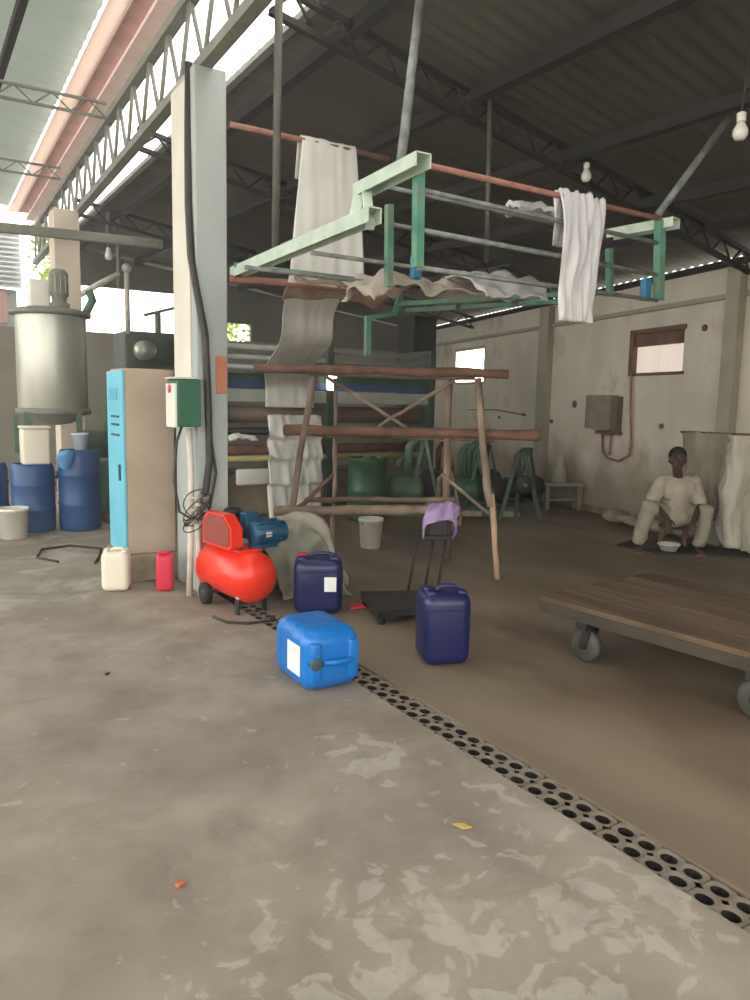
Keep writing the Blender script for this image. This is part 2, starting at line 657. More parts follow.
LY0, LY1, LZ0, LZ1 = 11.65, 12.95, 2.05, 2.70
m = MB()
wall_piece(m, -4, WY0, 0, 3.25)
wall_piece(m, WY1, LY0, 0, 3.25)
wall_piece(m, LY1, 15.6, 0, 3.25)
wall_piece(m, WY0, WY1, 0, WZ0)
wall_piece(m, WY0, WY1, WZ1, 3.25)
wall_piece(m, LY0, LY1, 0, LZ0)
wall_piece(m, LY0, LY1, LZ1, 3.25)
struct(m, 'wall_right', plaster)
m = MB()
wall_piece(m, -4, 15.6, 0, .10, -.015, .015)
struct(m, 'baseboard_right', plaster_low)
m = MB()
wall_piece(m, -4, 15.6, 2.88, 2.94, -.05, .05)
struct(m, 'trim_2', pilastermat)
for i, (yc, ww) in enumerate(((5.3, .2), (9.3, .28), (14.9, .3))):
    m = MB()
    wall_piece(m, yc-ww/2, yc+ww/2, 0, 3.22, -.14, .14)
    struct(m, 'trim_%d' % (3+i), pilastermat)
# window in the right wall: frame, hanging sheet
win = MB()
wall_piece(win, WY0-.03, WY1+.03, WZ1, WZ1+.06, -.02, .12)
wall_piece(win, WY1-.05, WY1+.03, WZ0, WZ1, -.02, .12)
wall_piece(win, WY0-.03, WY1+.03, WZ0-.04, WZ0, -.02, .12)
wall_piece(win, WY0, WY1, WZ1-.17, WZ1, .03, .03)
w1 = struct(win, 'window_1', wooddark)
m = MB()
wall_piece(m, WY0, WY1-.05, WZ0, WZ1-.15, .08, .02)
build(m, 'pane', fieldwin, parent=w1)
m = MB()
wall_piece(m, LY0-.02, LY1+.02, LZ0-.05, LZ0, -.02, .1)
wall_piece(m, LY0-.02, LY1+.02, LZ1, LZ1+.05, -.02, .1)
w2 = struct(m, 'window_2', pilastermat)
m = MB()
wall_piece(m, LY0, LY1, LZ0, LZ1, .1, .01)
build(m, 'pane', winlit, parent=w2)

# far wall with its open strip to daylight, and the gable above it
XE = wallx(15.6)
struct(MB().box(((XE-.2)/2-3.3, 15.7, 1.42), (XE+6.6, .2, 2.84)), 'wall_far', farplaster)
m = MB()
m.prism([(6.55, 2.84), (XE+.1, 2.84), (XE+.1, 3.38), (2.6, 4.45), (2.6, 3.72), (4.9, 3.72), (4.9, 3.22), (6.55, 3.22)], 'Y', 15.62, 15.72)
struct(m, 'wall_gable', gable)
# unseen wall added behind the viewer to keep the right half dark
struct(MB().prism([(4.2, 0), (wallx(-4), 0), (wallx(-4), 3.3), (4.2, 4.1)], 'Y', -4.1, -4), 'wall_rear_blocker', plaster)


# roofs: corrugated sheets (waves run down the slope)
def corrugated(fn, y0, y1, step, amp, xs, th=.012):
    mb = MB()
    n = int((y1-y0)/step)
    rows = []
    for i in range(n+1):
        y = y0+(y1-y0)*i/n
        dz = amp*math.sin(i*PI/2)
        row = []
        for t in xs:
            x, z = fn(t, y)
            row.append((mb.bm.verts.new((x, y, z+dz+th)), mb.bm.verts.new((x, y, z+dz))))
        rows.append(row)
    F = mb.bm.faces.new
    for a, b in zip(rows, rows[1:]):
        for k in range(len(a)-1):
            F((a[k][0], a[k+1][0], b[k+1][0], b[k][0])).smooth = True
            F((a[k][1], b[k][1], b[k+1][1], a[k+1][1])).smooth = True
        F((a[0][0], b[0][0], b[0][1], a[0][1]))
        F((a[-1][0], a[-1][1], b[-1][1], b[-1][0]))
    F([v for p in rows[0] for v in ()] or (rows[0][0][0], rows[0][0][1], rows[0][1][1], rows[0][1][0]))
    F((rows[-1][0][0], rows[-1][1][0], rows[-1][1][1], rows[-1][0][1]))
    return mb


def rf(t, y):
    x = 2.70+(wallx(y)+.2-2.70)*t
    return x, roofz(x, y)+.05


struct(corrugated(rf, -4, 16, .04, .012, [0, .25, .5, .75, 1]), 'ceiling', roofR)


def lf(t, y):
    x = -6.5+(1.67+.02*(y-6)+6.5)*t
    return x, 5.06+(1-t)*1.15


struct(corrugated(lf, -4, 16, .06, .016, [0, .33, .66, 1]), 'ceiling_left', roofL)


def TXc(y):
    return 2.1+.02*(y-6)


# pink gutter boards under the edge of the left roof
def longi(name, x0, x1, z0, z1, m_):
    mb = MB()
    ys = (-4, 16)
    P = [[(TXc(y)-2.1+x, y, z) for x, z in ((x0, z0), (x1, z0), (x1, z1), (x0, z1))] for y in ys]
    a = [mb.bm.verts.new(p) for p in P[0]]
    b = [mb.bm.verts.new(p) for p in P[1]]
    for k in range(4):
        mb.bm.faces.new((a[k], a[(k+1) % 4], b[(k+1) % 4], b[k]))
    mb.bm.faces.new(a[::-1])
    mb.bm.faces.new(b)
    return struct(mb, name, m_)


pp = pinkpale.node_tree
trn = pp.nodes.new('ShaderNodeBsdfTranslucent')
trn.inputs[0].default_value = rgb((250, 236, 226))
mxs = pp.nodes.new('ShaderNodeMixShader')
mxs.inputs[0].default_value = .45
pp.links.new(pp.nodes['Principled BSDF'].outputs[0], mxs.inputs[1])
pp.links.new(trn.outputs[0], mxs.inputs[2])
pp.links.new(mxs.outputs[0], pp.nodes['Material Output'].inputs[0])
longi('trim_6', 1.66, 1.84, 4.97, 4.98, pinkpale)
longi('trim_7', 1.81, 2.07, 4.99, 5.02, pinkdark)
struct(MB().box((2.72, 6, 4.475), (.07, 20, .05)), 'trim_9', MC['girder_steel'] if 'girder_steel' in MC else mat('girder_steel', (122, 122, 112), (138, 138, 128), 6, .7))
longi('trim_8', 1.96, 2.12, 4.86, 4.9, pink)


# ------------------------------------------------------------------ steelwork
def lattice(p0, p1, depth, rc, rw, n, name, m_, label, group=None, top=None):
    """bottom chord p0->p1, top chord above it by depth, zigzag web"""
    p0, p1 = Vector(p0), Vector(p1)
    t = thing(name, p0, label, 'roof truss', group)
    big = name == 'lattice_girder'
    up = V(0, 0, depth)
    build(MB().beam(p0, p1, rc*2, rc*1.6), 'bottom_chord', m_, parent=t)
    build(MB().beam(p0+up, p1+up, rc*2, rc*1.6), 'top_chord', m_, parent=t)
    for k in range(n):
        a = p0.lerp(p1, k/n)
        b = p0.lerp(p1, (k+.5)/n)+up
        c = p0.lerp(p1, (k+1)/n)
        build(MB().rod(a, b, rw, 6), 'web_bar', m_, parent=t)
        build(MB().rod(b, c, rw, 6), 'web_bar', m_, parent=t)
    return t


lattice((TXc(-1), -1, 4.17), (TXc(16), 16, 4.1), .6, .05, .02, 27, 'lattice_girder', mat('girder_steel', (122, 122, 112), (138, 138, 128), 6, .7),
        'long grey lattice girder running down the hall on the column heads')
# sloping trusses of the right bay
for y, lab in ((1.6, 'sloping dark roof truss over the near end of the right bay'),
               (5.15, 'sloping dark roof truss crossing above the green overhead frame'),
               (8.6, 'sloping dark roof truss seen behind the hanging white cloth'),
               (12.1, 'sloping dark roof truss farthest down the right bay')):
    xe = wallx(y)-.05
    a, b = V(2.3, y, roofz(2.3, y)-.26), V(xe, y, roofz(xe, y)-.26)
    lattice(a, b, .2, .028, .013, 16, 'roof_truss', darksteel, lab)
# flat trusses of the left bay
for y, lab in ((8.9, 'slim grey truss across the left bay, nearer of the two'), (11.7, 'slim grey truss across the left bay, farther of the two')):
    lattice((-6, y, 4.54), (2.05, y, 4.60), .15, .016, .009, 22, 'bay_truss', greysteel, lab)
t = MB().beam((-6, 10.8, 3.5), (3.2, 10.8, 3.72), .08, .12, .01)
tag(build(t, 'tie_beam', greysteel), 'grey tie beam crossing in front of the far beige column', 'beam')
# purlins
for x, lab in ((3.0, 'dark purlin under the right roof, highest one beside the girder'), (4.1, 'dark purlin under the right roof, second from the girder'),
               (5.2, 'dark purlin under the right roof, third from the girder'), (6.28, 'dark purlin under the right roof, fourth from the girder'),
               (7.3, 'dark purlin under the right roof, lowest one towards the wall')):
    y0 = -4 if x < 6.9 else 2.2
    t = MB().beam((x, y0, roofz(x, y0)-.02), (x, 15.6, roofz(x, 15.6)-.02), .1, .1)
    tag(build(t, 'roof_purlin', darksteel), lab, 'purlin')
t = MB().beam((1.06, -4, 5.08), (1.12, 15.6, 5.08), .07, .09)
tag(build(t, 'roof_purlin', darksteel), 'dark purlin under the pale green left roof', 'purlin')
t = MB().beam((wallx(-4)+.02, -4, 3.29), (wallx(15.6)+.02, 15.6, 3.29), .12, .08)
tag(build(t, 'wall_plate', darksteel), 'dark wall plate beam lying along the top of the right wall', 'beam')

# columns
t = thing('concrete_column', (2.13, 6.15, 0), 'near tall painted concrete column beside the compressor', 'column')
build(MB().box((2.13, 6.15, 2.055), (.26, .56, 4.11), bev=.012), 'shaft', colwhite, parent=t)
build(MB().box((1.994, 6.2, 2.9), (.012, .42, 2.3), bev=.003), 'painted_strip', colface, parent=t)
t = thing('concrete_column', (2.2, 11.25, 0), 'far beige concrete column behind the steel tank', 'column')
build(MB().box((2.02, 11.4, 2.05), (.33, .4, 4.1), bev=.012), 'shaft', colpink, parent=t)

# cables on the near column
pts = [V(2.0, 5.99, 4.15), V(1.985, 5.98, 3.6), V(1.975, 5.96, 3.1), V(1.97, 5.9, 2.7), V(2.0, 5.84, 2.4), V(2.06, 5.84, 2.1), V(2.08, 5.84, 1.6), V(2.09, 5.84, 1.1), V(2.05, 5.83, .85), V(1.99, 5.82, .8)]
tag(build(MB().tube(pts, .03, 8), 'cable_bundle_shade', cable), 'dark cable bundle widened for the corner shade, running down the near column', 'cable')  # cable made thick to stand in for the shadow band at the corner
pts = [V(2.1, 5.84, 1.3), V(2.14, 5.83, 1.0), V(2.08, 5.82, .72), V(1.95, 5.8, .62), V(1.83, 5.82, .7), V(1.8, 5.86, .95), V(1.84, 5.9, 1.25), V(1.9, 5.93, 1.4)]
tag(build(MB().tube(pts, .011, 6), 'hanging_cable', cable), 'slack dark cable loop hanging below the green box', 'cable')

# right bay hangers
hang = [((2.30, 5.0, 4.36), (2.28, 5.0, 2.62), .028, 'grey hanger pole beside the near column'),
        ((4.17, 5.0, 4.05), (4.2, 5.0, 2.78), .02, 'thin upright hanger rod behind the middle of the green frame'),
        ((3.02, 4.35, 4.33), (2.62, 3.95, 3.02), .03, 'slanting grey hanger pole above the left end of the green frame'),
        ((5.40, 3.6, 3.86), (4.55, 3.6, 2.93), .026, 'slanting grey hanger pole above the right end of the green frame')]
for a, b, r, lab in hang:
    tag(build(MB().rod(a, b, r, 10), 'hanger_pole', railgrey if 'slanting' in lab else mat('dull_pole_paint', (70, 70, 60), (86, 85, 74), 8, .7)), lab, 'pole')
tag(build(MB().ball((3.04, 4.35, 4.3), .09, (1, 1, .6)), 'hanger_knot', cloth), 'pale rag knot at the top of the slanting hanger pole', 'rag')
b0 = thing('light_bulb', (4.53, 3.0, 3.33), 'white bulb hanging at the right edge near the slanting pole', 'light bulb')
build(MB().lathe([(0, -.06), (.03, -.055), (.045, -.03), (.045, 0), (.03, .03), (.022, .05)], (4.53, 3.0, 3.33), n=18), 'glass', bulbglass, parent=b0)
build(MB().lathe([(.022, .05), (.028, .055), (.028, .1), (.01, .11)], (4.53, 3.0, 3.33), n=14), 'socket', offwhite, parent=b0)
build(MB().tube([(4.53, 3, 3.44), (4.55, 3, 3.7), (4.6, 3.0, roofz(4.6, 3)+.02)], .006, 6), 'cord', cable, parent=b0)
b1 = copy_tree(b0)
b1.location = (5.34, 5.02, 3.67)
tag(b1, 'white bulb hanging under the truss above the draped cloth')
for ch in [x for x in bpy.data.objects if x.parent == b1 and x.name.startswith('cord')]:
    bpy.data.objects.remove(ch)
build(MB().tube([(5.34, 5.02, 3.77), (5.35, 5.08, 3.8)], .006, 6), 'cord', cable, parent=b1)


# ------------------------------------------------------------------ drain covers
def drain_block():
    mb = MB()
    L, W, T = .195, .165, .11
    nx, ny = 2, 2
    N = 16
    for i in range(nx):
        for j in range(ny):
            cx, cy = -W/2+W*(i+.5)/nx, -L/2+L*(j+.5)/ny
            hx, hy = W/nx/2, L/ny/2
            o, q, qb = [], [], []
            for k in range(N):
                a = 2*PI*(k+.5)/N
                c_, s_ = math.cos(a), math.sin(a)
                f = 1/max(abs(c_), abs(s_))
                o.append(mb.bm.verts.new((cx+c_*f*hx, cy+s_*f*hy, 0)))
                rx, ry = .0265, .033
                q.append(mb.bm.verts.new((cx+c_*rx, cy+s_*ry, -.004)))
                qb.append(mb.bm.verts.new((cx+c_*rx*.85, cy+s_*ry*.85, -T)))
            for k in range(N):
                n = (k+1) % N
                mb.bm.faces.new((o[k], o[n], q[n], q[k]))
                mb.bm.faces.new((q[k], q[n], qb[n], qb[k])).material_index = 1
            # outer sides
            for k in range(N):
                n = (k+1) % N
                a, b = o[k], o[n]
                for ax, lim in ((0, W/2), (1, L/2)):
                    if abs(abs(a.co[ax])-lim) < 1e-4 and abs(a.co[ax]-b.co[ax]) < 1e-5:
                        c1 = mb.bm.verts.new(a.co-V(0, 0, T))
                        c2 = mb.bm.verts.new(b.co-V(0, 0, T))
                        mb.bm.faces.new((a, c1, c2, b))
    return mb


blk = build(drain_block(), 'drain_block', blockmat, loc=(2.22, .7, -.006), world=False)
blk.data.materials.append(trenchmat)  # hole walls painted dark to carry the shade inside them
tag(blk, 'small grey perforated concrete block covering the floor drain', 'drain cover', 'perforated drain blocks in a row')
for i in range(1, 24):
    c = blk.copy()
    col.objects.link(c)
    c.location = (2.22+R.uniform(-.006, .006), .7+.2*i, -.006+R.uniform(-.006, .003))
    c.rotation_euler = (R.uniform(-.015, .015), R.uniform(-.02, .02), R.uniform(-.025, .025))


# ------------------------------------------------------------------ cans, buckets, drums
def jerrycan(name, label, m_, w, d, h, loc, rz=0, rx=0, cap=greycap, lab=None, group=None):
    """body, handle and cap; local z up, handle runs along x"""
    t = thing(name, loc, label, 'jerrycan', group)
    t.rotation_euler = Euler((rx, 0, rz), 'XYZ')
    mb = MB()
    mb.box((0, 0, h*.46), (w, d, h*.92), bev=min(w, d)*.24, seg=5)
    for sx in (-1, 1):
        mb.box((sx*w*.33, 0, h*.9), (w*.2, d*.66, h*.1), bev=w*.05, seg=3)
    for z in (.25, .5, .72):
        rr_ = min(w, d)*.24
        pl_ = []
        for qx, qy, a0 in ((1, 1, 0), (-1, 1, 1), (-1, -1, 2), (1, -1, 3)):
            for k in range(6):
                an = PI/2*(a0+k/5)
                pl_.append((qx*(w*.503-rr_)+rr_*math.cos(an), qy*(d*.503-rr_)+rr_*math.sin(an)))
        mb.prism(pl_, 'Z', h*z-.006, h*z+.006)
    build(mb, 'body', m_, parent=t, world=False)
    mb = MB()
    mb.tube([(-w*.18, 0, h*.86), (-w*.16, 0, h*.93), (-w*.08, 0, h*.965), (w*.2, 0, h*.965), (w*.28, 0, h*.93), (w*.3, 0, h*.86)], h*.034, 10)
    mb.bm.transform(Matrix.Translation((0, 0, h*.005)))
    build(mb, 'handle', m_, parent=t, world=False)
    mb = MB()
    mb.lathe([(w*.105, h*.86), (w*.105, h*.955), (w*.09, h*.965), (0, h*.965)], (-w*.33, 0, 0), n=20)
    build(mb, 'cap', cap, parent=t, world=False)
    if lab:
        face, cx, cz, lw, lh = lab
        mb = MB()
        if face == 'front':
            mb.box((cx, -d/2-.004, cz), (lw, .004, lh))
        elif face == 'left':
            mb.box((-w/2-.004, cx, cz), (.004, lw, lh))
        elif face == 'right':
            mb.box((w/2+.004, cx, cz), (.004, lw, lh))
        build(mb, 'paper_label', paper, parent=t, world=False)
    return t


FC = -YAW      # faces turned to the viewer
# bright blue can lying on its side, top towards the viewer
jerrycan('jerrycan', 'bright blue jerrycan lying on its side at the end of the drain', bluecan, .35, .35, .50,
         (1.965, 3.95, .177), rz=-.02, rx=PI/2, lab=('left', 0, .31, .17, .16))
jerrycan('jerrycan', 'navy blue jerrycan with a square white label behind the lying one', navycan, .37, .30, .46,
         (2.64, 4.98, 0), rz=-.5, lab=('front', .09, .24, .09, .11), cap=hotpink)
jerrycan('jerrycan', 'navy blue jerrycan without a label in front of the weighing scale', navycan, .30, .28, .49,
         (2.80, 3.62, 0), rz=-.35, cap=navycan)
jerrycan('jerrycan', 'cream white jerrycan against the plinth of the blue cabinet', cream, .22, .2, .36,
         (1.45, 6.33, 0), rz=-.4, cap=cream)
jerrycan('jerrycan', 'small crimson red jerrycan at the foot of the near column', hotpink, .14, .16, .33,
         (1.80, 6.14, 0), rz=-.3, cap=hotpink)


def bucket(name, label, cat, m_, r0, r1, h, loc, handle=True, group=None):
    t = thing(name, loc, label, cat, group)
    mb = MB()
    mb.lathe([(0, 0), (r0, 0), (r0+(r1-r0)*.9, h*.9), (r1+.006, h*.9), (r1+.006, h*.97), (r1+.004, h), (r1-.006, h), (r0-.008, .012), (0, .012)], n=28)
    build(mb, 'body', m_, parent=t, world=False)
    if handle:
        pts = [(r1*math.cos(a), -.02-r1*.25*math.sin(a), h*.93-r1*.85*math.sin(a)) for a in [PI*k/12 for k in range(13)]]
        build(MB().tube(pts, .004, 6), 'handle', railgrey, parent=t, world=False)
    return t


bucket('bucket', 'white bucket on the floor under the wooden trestle', 'bucket', offwhite, .11, .135, .33, (4.33, 6.95, 0))
bucket('bucket', 'white bucket on the floor at the left edge beside the drum', 'bucket', offwhite, .14, .16, .34, (1.0, 9.2, 0))


def drum(label, loc, r=.24, h=.92, m_=bluedrum):
    t = thing('plastic_drum', loc, label, 'drum', 'blue drums below the tank')
    prof = [(0, 0), (r*.9, 0), (r*.97, .03), (r, .08), (r, h*.3), (r*1.03, h*.32), (r*1.03, h*.35), (r, h*.37), (r, h*.66), (r*1.03, h*.68), (r*1.03, h*.71), (r, h*.73), (r, h*.9), (r*.93, h*.97), (r*.88, h), (r*.84, h), (r*.84, h*.975), (0, h*.975)]
    build(MB().lathe(prof, n=36), 'body', m_, parent=t, world=False)
    return t


drum('blue plastic drum with a white container standing on its lid', (1.27, 9.62, 0), h=.80)
drum('taller blue plastic drum nearest the blue cabinet', (1.77, 9.5, 0), h=.96)
drum('blue plastic drum cut by the left edge of the photo', (.80, 9.95, 0), h=.80)
t = thing('plastic_container', (1.30, 9.58, .79), 'tall cream container standing on the blue drum under the tank', 'container')
build(MB().box((1.30, 9.58, 1.0), (.30, .26, .42), bev=.03, seg=3), 'body', cream, parent=t)
build(MB().box((1.30, 9.58, 1.225), (.32, .28, .03), bev=.01, seg=3), 'lid', offwhite, parent=t)
bucket('basin', 'pale blue cup standing on the taller blue drum', 'cup', mat('pale_cup', (190, 208, 220), (200, 216, 228), 4, .5), .07, .095, .2, (1.78, 9.42, .96), handle=False)
t = MB()
t.grid([[(1.50, 9.2, .955), (1.6, 9.2, .975), (1.66, 9.25, .965)], [(1.48, 9.19, .9), (1.58, 9.17, .93), (1.65, 9.2, .92)], [(1.50, 9.24, .78), (1.57, 9.235, .74), (1.63, 9.24, .8)]], .01, .01, 3, 6)
tag(build(t, 'rag', lightblue), 'light blue rag hanging over the rim of the taller drum', 'rag')

# ------------------------------------------------------------------ steel tank on its stand
t = thing('steel_tank', (1.62, 10.15, 0), 'tall round steel tank on a leg stand with a motor on top', 'tank')
c = (1.62, 10.2, 0)
mb = MB()
mb.lathe([(0, 1.22), (.2, 1.25), (.38, 1.36), (.41, 1.42), (.41, 2.55), (.40, 2.6), (0, 2.6)], c, n=48)
build(mb, 'vessel', steel, parent=t)
mb = MB()
mb.lathe([(.41, 2.56), (.47, 2.57), (.47, 2.62), (.3, 2.66), (0, 2.67)], c, n=48)
build(mb, 'lid', greysteel, parent=t)
mb = MB()
mb.lathe([(.415, 1.36), (.44, 1.37), (.44, 1.43), (.415, 1.44)], c, n=48)
build(mb, 'band', greysteel, parent=t)
for a in (.6, 2.2, 3.75, 5.3):
    x, y = c[0]+.42*math.cos(a), c[1]+.42*math.sin(a)
    build(MB().beam((x, y, 0), (x, y, 1.4), .06, .06), 'leg', palegreen, parent=t)
for k in range(4):
    a, b = (.6, 2.2, 3.75, 5.3)[k], (2.2, 3.75, 5.3, .6)[k]
    build(MB().rod((c[0]+.42*math.cos(a), c[1]+.42*math.sin(a), .6), (c[0]+.42*math.cos(b), c[1]+.42*math.sin(b), .6), .018), 'stand_rail', palegreen, parent=t)
mo = build(MB().lathe([(0, 2.66), (.12, 2.66), (.12, 2.72), (.085, 2.74), (.085, 2.8), (.11, 2.82), (.11, 3.08), (.08, 3.13), (0, 3.14)], (1.72, 10.15, 0), n=24), 'motor', greysteel, parent=t)
mb = MB()
for k in range(12):
    a = 2*PI*k/12
    mb.box((1.72+.115*math.cos(a), 10.15+.115*math.sin(a), 2.95), (.02, .006, .2), (0, 0, a))
build(mb, 'cooling_fin', steel, parent=mo)
build(MB().box((1.50, 10.25, 2.83), (.24, .22, .34), bev=.03, seg=3), 'cover_box', offwhite, parent=t)
build(MB().tube([(2.0, 10.0, 2.62), (2.08, 10.0, 2.78), (2.04, 10.0, 2.9)], .05, 10), 'inlet', palegreen, parent=t)
build(MB().beam((1.15, 9.95, 1.35), (1.15, 9.95, .9), .05, .05), 'bracket', palegreen, parent=t)

# green machine between tank and cabinet
t = thing('green_pump', (2.4, 10.9, 0), 'dusty green pump unit between the tank and the blue cabinet', 'pump')
build(MB().box((2.4, 10.9, .35), (.5, .5, .7), bev=.02), 'base', palegreen, parent=t)
build(MB().lathe([(0, -.3), (.16, -.3), (.2, -.24), (.2, .2), (.15, .27), (0, .28)], (2.35, 10.8, .95), 'X', 28), 'body', machgreen, parent=t)
build(MB().lathe([(0, 0), (.07, 0), (.1, .15), (.1, .5), (0, .55)], (2.45, 10.85, 1.1), n=20), 'riser', palegreen, parent=t)

# boiler beyond, pipes at the bright opening
t = thing('boiler_tank', (3.6, 13, 0), 'dark green boiler block below the bright opening', 'boiler')
build(MB().box((3.6, 13, 1.33), (1.0, .8, 2.66), bev=.03), 'casing', mat('boiler_dull_green', (74, 84, 72), (88, 98, 86), 3, .6), parent=t)
build(MB().lathe([(0, 0), (.13, 0), (.16, .05), (.16, .3), (0, .3)], (3.38, 12.62, 2.35), (0, -1, 0), 28), 'drum_end', steel, parent=t)
build(MB().lathe([(0, 0), (.2, 0), (.22, .04), (.22, .16), (0, .16)], (3.75, 12.61, 2.35), (0, -1, 0), 28), 'hatch', machgreen, parent=t)
tag(build(MB().tube([(3.13, 12.5, 2.6), (3.13, 12.5, 3.55)], .04, 10).ball((3.13, 12.5, 3.62), .075), 'vent_pipe', pvc), 'upright pale vent pipe with a round head at the bright opening', 'pipe')
tag(build(MB().tube([(2.42, 12.6, 3.14), (2.7, 12.55, 3.33), (3.02, 12.5, 3.52)], .045, 10), 'branch_pipe', pvc), 'slanting pale pipe left of the round headed vent', 'pipe')
tag(build(MB().tube([(3.02, 12.5, 4.35), (3.0, 12.5, 3.3)], .03, 8), 'drop_pipe', greysteel), 'thin grey drop pipe hanging above the slanting pipe', 'pipe')
tag(build(MB().tube([(3.73, 12.9, 2.66), (3.73, 12.9, 3.0)], .05, 10).beam((3.5, 12.9, 2.95), (4.3, 12.9, 3.2), .05, .05), 'chimney_stub', greysteel), 'short grey stack with a slanting bar on top of the boiler', 'pipe')
t = thing('light_bulb', (2.84, 12.4, 3.78), 'pale hanging bulb on a long cord left of the near column', 'light bulb')
build(MB().lathe([(0, -.09), (.05, -.07), (.06, -.02), (.04, .05), (.03, .1)], (2.84, 12.4, 3.78), n=16), 'glass', bulbglass, parent=t)
build(MB().tube([(2.84, 12.4, 3.88), (2.83, 12.4, 4.2), (2.84, 12.35, 4.42)], .03, 8), 'cord', greysteel, parent=t)

# ------------------------------------------------------------------ cabinet on plinth
tag(build(MB().box((1.79, 6.78, .12), (.50, .62, .24), bev=.02, seg=2), 'concrete_plinth', plinthm), 'rough concrete plinth under the blue and beige cabinet', 'plinth')
t = thing('control_cabinet', (1.79, 6.8, .24), 'tall cabinet with sky blue front and beige side on a plinth', 'cabinet')
build(MB().box((1.81, 6.8, 1.04), (.42, .52, 1.6), bev=.008), 'body', beige, parent=t)
dr = build(MB().box((1.585, 6.8, 1.03), (.03, .53, 1.58), bev=.008), 'door', skyblue, parent=t)
mb = MB()
for z in (1.43, 1.36, 1.27):
    mb.box((1.566, 6.76, z), (.008, .26, .018))
build(mb, 'vent_slot', slot, parent=dr)
build(MB().box((1.563, 6.62, .95), (.02, .03, .14), bev=.005), 'handle', slot, parent=dr)
build(MB().box((1.566, 6.82, 1.62), (.006, .3, .1)), 'name_plate', mat('deeper_blue', (78, 160, 184), (84, 166, 190), 4, .5), parent=dr)
tag(build(MB().tube([(1.2, 7.6, .012), (1.05, 7.9, .012), (1.15, 8.3, .012), (1.45, 8.4, .012), (1.7, 8.1, .012), (1.6, 7.7, .012), (1.5, 7.4, .012)], .012, 8), 'hose', cable), 'dark hose coiled on the floor behind the cream jerrycan', 'hose')

# green control box on the column
t = thing('control_box', (1.9, 5.98, 1.37), 'dark green control box with a white side fixed to the near column', 'control box')
g = V(1.95, 6.02, 1.56)
build(MB().box((1.90, 5.88, 1.56), (.19, .24, .37), (0, 0, 0), bev=.01), 'housing', dgreen, parent=t)
build(MB().box((1.795, 5.88, 1.54), (.02, .23, .34), bev=.004), 'white_panel', offwhite, parent=t)
build(MB().lathe([(0, 0), (.03, 0), (.034, .008), (0, .012)], (1.784, 5.88, 1.67), (-1, 0, 0), 20), 'red_lamp', redlabel, parent=t)
build(MB().box((1.89, 5.88, 1.752), (.21, .26, .014), bev=.004), 'lid', pvc, parent=t)
tag(build(MB().box((2.20, 5.862, 1.79), (.09, .015, .30), bev=.003), 'switch_plate', orange), 'rusty orange plate fixed on the column front above the compressor', 'plate')
# white pipes under the box
tag(build(MB().tube([(1.93, 5.87, 1.36), (1.94, 5.86, 1.0), (1.93, 5.85, .5), (1.91, 5.84, .0)], .026, 12), 'conduit_pipe', pvc), 'dusty white pipe below the green box, left of the pair', 'pipe')
tag(build(MB().tube([(1.99, 5.83, .85), (1.98, 5.82, .5), (1.99, 5.8, 0)], .022, 12), 'conduit_pipe', pvc), 'dusty white pipe below the green box, right and shorter of the pair', 'pipe')
t = thing('valve_cluster', (1.94, 5.8, .6), 'tangle of small valves and wires on the white pipes', 'valve')
for k in range(3):
    z = .62+.1*k
    build(MB().rod((1.86, 5.79, z), (2.05, 5.78, z-.02), .012), 'cross_pipe', pvc, parent=t)
    build(MB().ball((1.95+.02*k, 5.78, z), .026, (1, 1, .9), 2), 'valve_body', greysteel, parent=t)
for k in range(3):
    pts = [V(1.95, 5.78, .66+.05*k)+V(.11*math.sin(j*.23+k*2), -.02-.004*k, .12*math.cos(j*.19+k)) for j in range(46)]
    build(MB().tube(pts, .005, 5), 'wire', cable, parent=t)

# ------------------------------------------------------------------ compressor
t = thing('air_compressor', (2.03, 5.4, 0), 'red air compressor with belt guard and blue motor at the column foot', 'air compressor')
A0, A1 = V(2.10, 5.70, .275), V(2.17, 5.14, .275)
ax = (A1-A0).normalized()
L = (A1-A0).length
r_ = .195
build(MB().lathe([(0, -.10), (r_*.45, -.09), (r_*.8, -.05), (r_, 0), (r_, L), (r_*.93, L+.045), (r_*.62, L+.09), (r_*.25, L+.11), (0, L+.112)], A0, ax, 40), 'air_tank', redp, parent=t)
side = V(ax.y, -ax.x, 0)   # towards the motor side
if side.x < 0:
    side = -side
rot = Matrix((side, ax, V(0, 0, 1))).transposed()
mid = (A0+A1)/2
build(MB().box(mid+V(0, 0, .195), (.2, .5, .02), rot, bev=.004), 'top_plate', redp, parent=t)


def inframe(o, a, b, z):
    return o+side*a+ax*b+V(0, 0, z)


# belt guard: flat box with chamfered corners, mesh face towards the left
gp = [(-.25, 0), (-.25, .17), (-.17, .26), (.10, .26), (.22, .17), (.22, .03), (.16, 0)]
mb = MB()
o_ = mid+side*-.10+V(0, 0, .20)
a = [mb.bm.verts.new(inframe(o_, -.045, p[0], p[1])) for p in gp]
b = [mb.bm.verts.new(inframe(o_, .045, p[0], p[1])) for p in gp]
for k in range(len(gp)):
    mb.bm.faces.new((a[k], a[(k+1) % 7], b[(k+1) % 7], b[k]))
mb.bm.faces.new(a)
mb.bm.faces.new(b[::-1])
bg_ = build(mb, 'belt_guard', redp, parent=t)
mb = MB()
gq = [(p[0]*.86-.002, .02+p[1]*.86) for p in gp]
a = [mb.bm.verts.new(inframe(o_, -.052, p[0], p[1])) for p in gq]
b = [mb.bm.verts.new(inframe(o_, -.046, p[0], p[1])) for p in gq]
for k in range(7):
    mb.bm.faces.new((a[k], a[(k+1) % 7], b[(k+1) % 7], b[k]))
mb.bm.faces.new(a)
mb.bm.faces.new(b[::-1])
build(mb, 'mesh_panel', redmesh, parent=bg_)
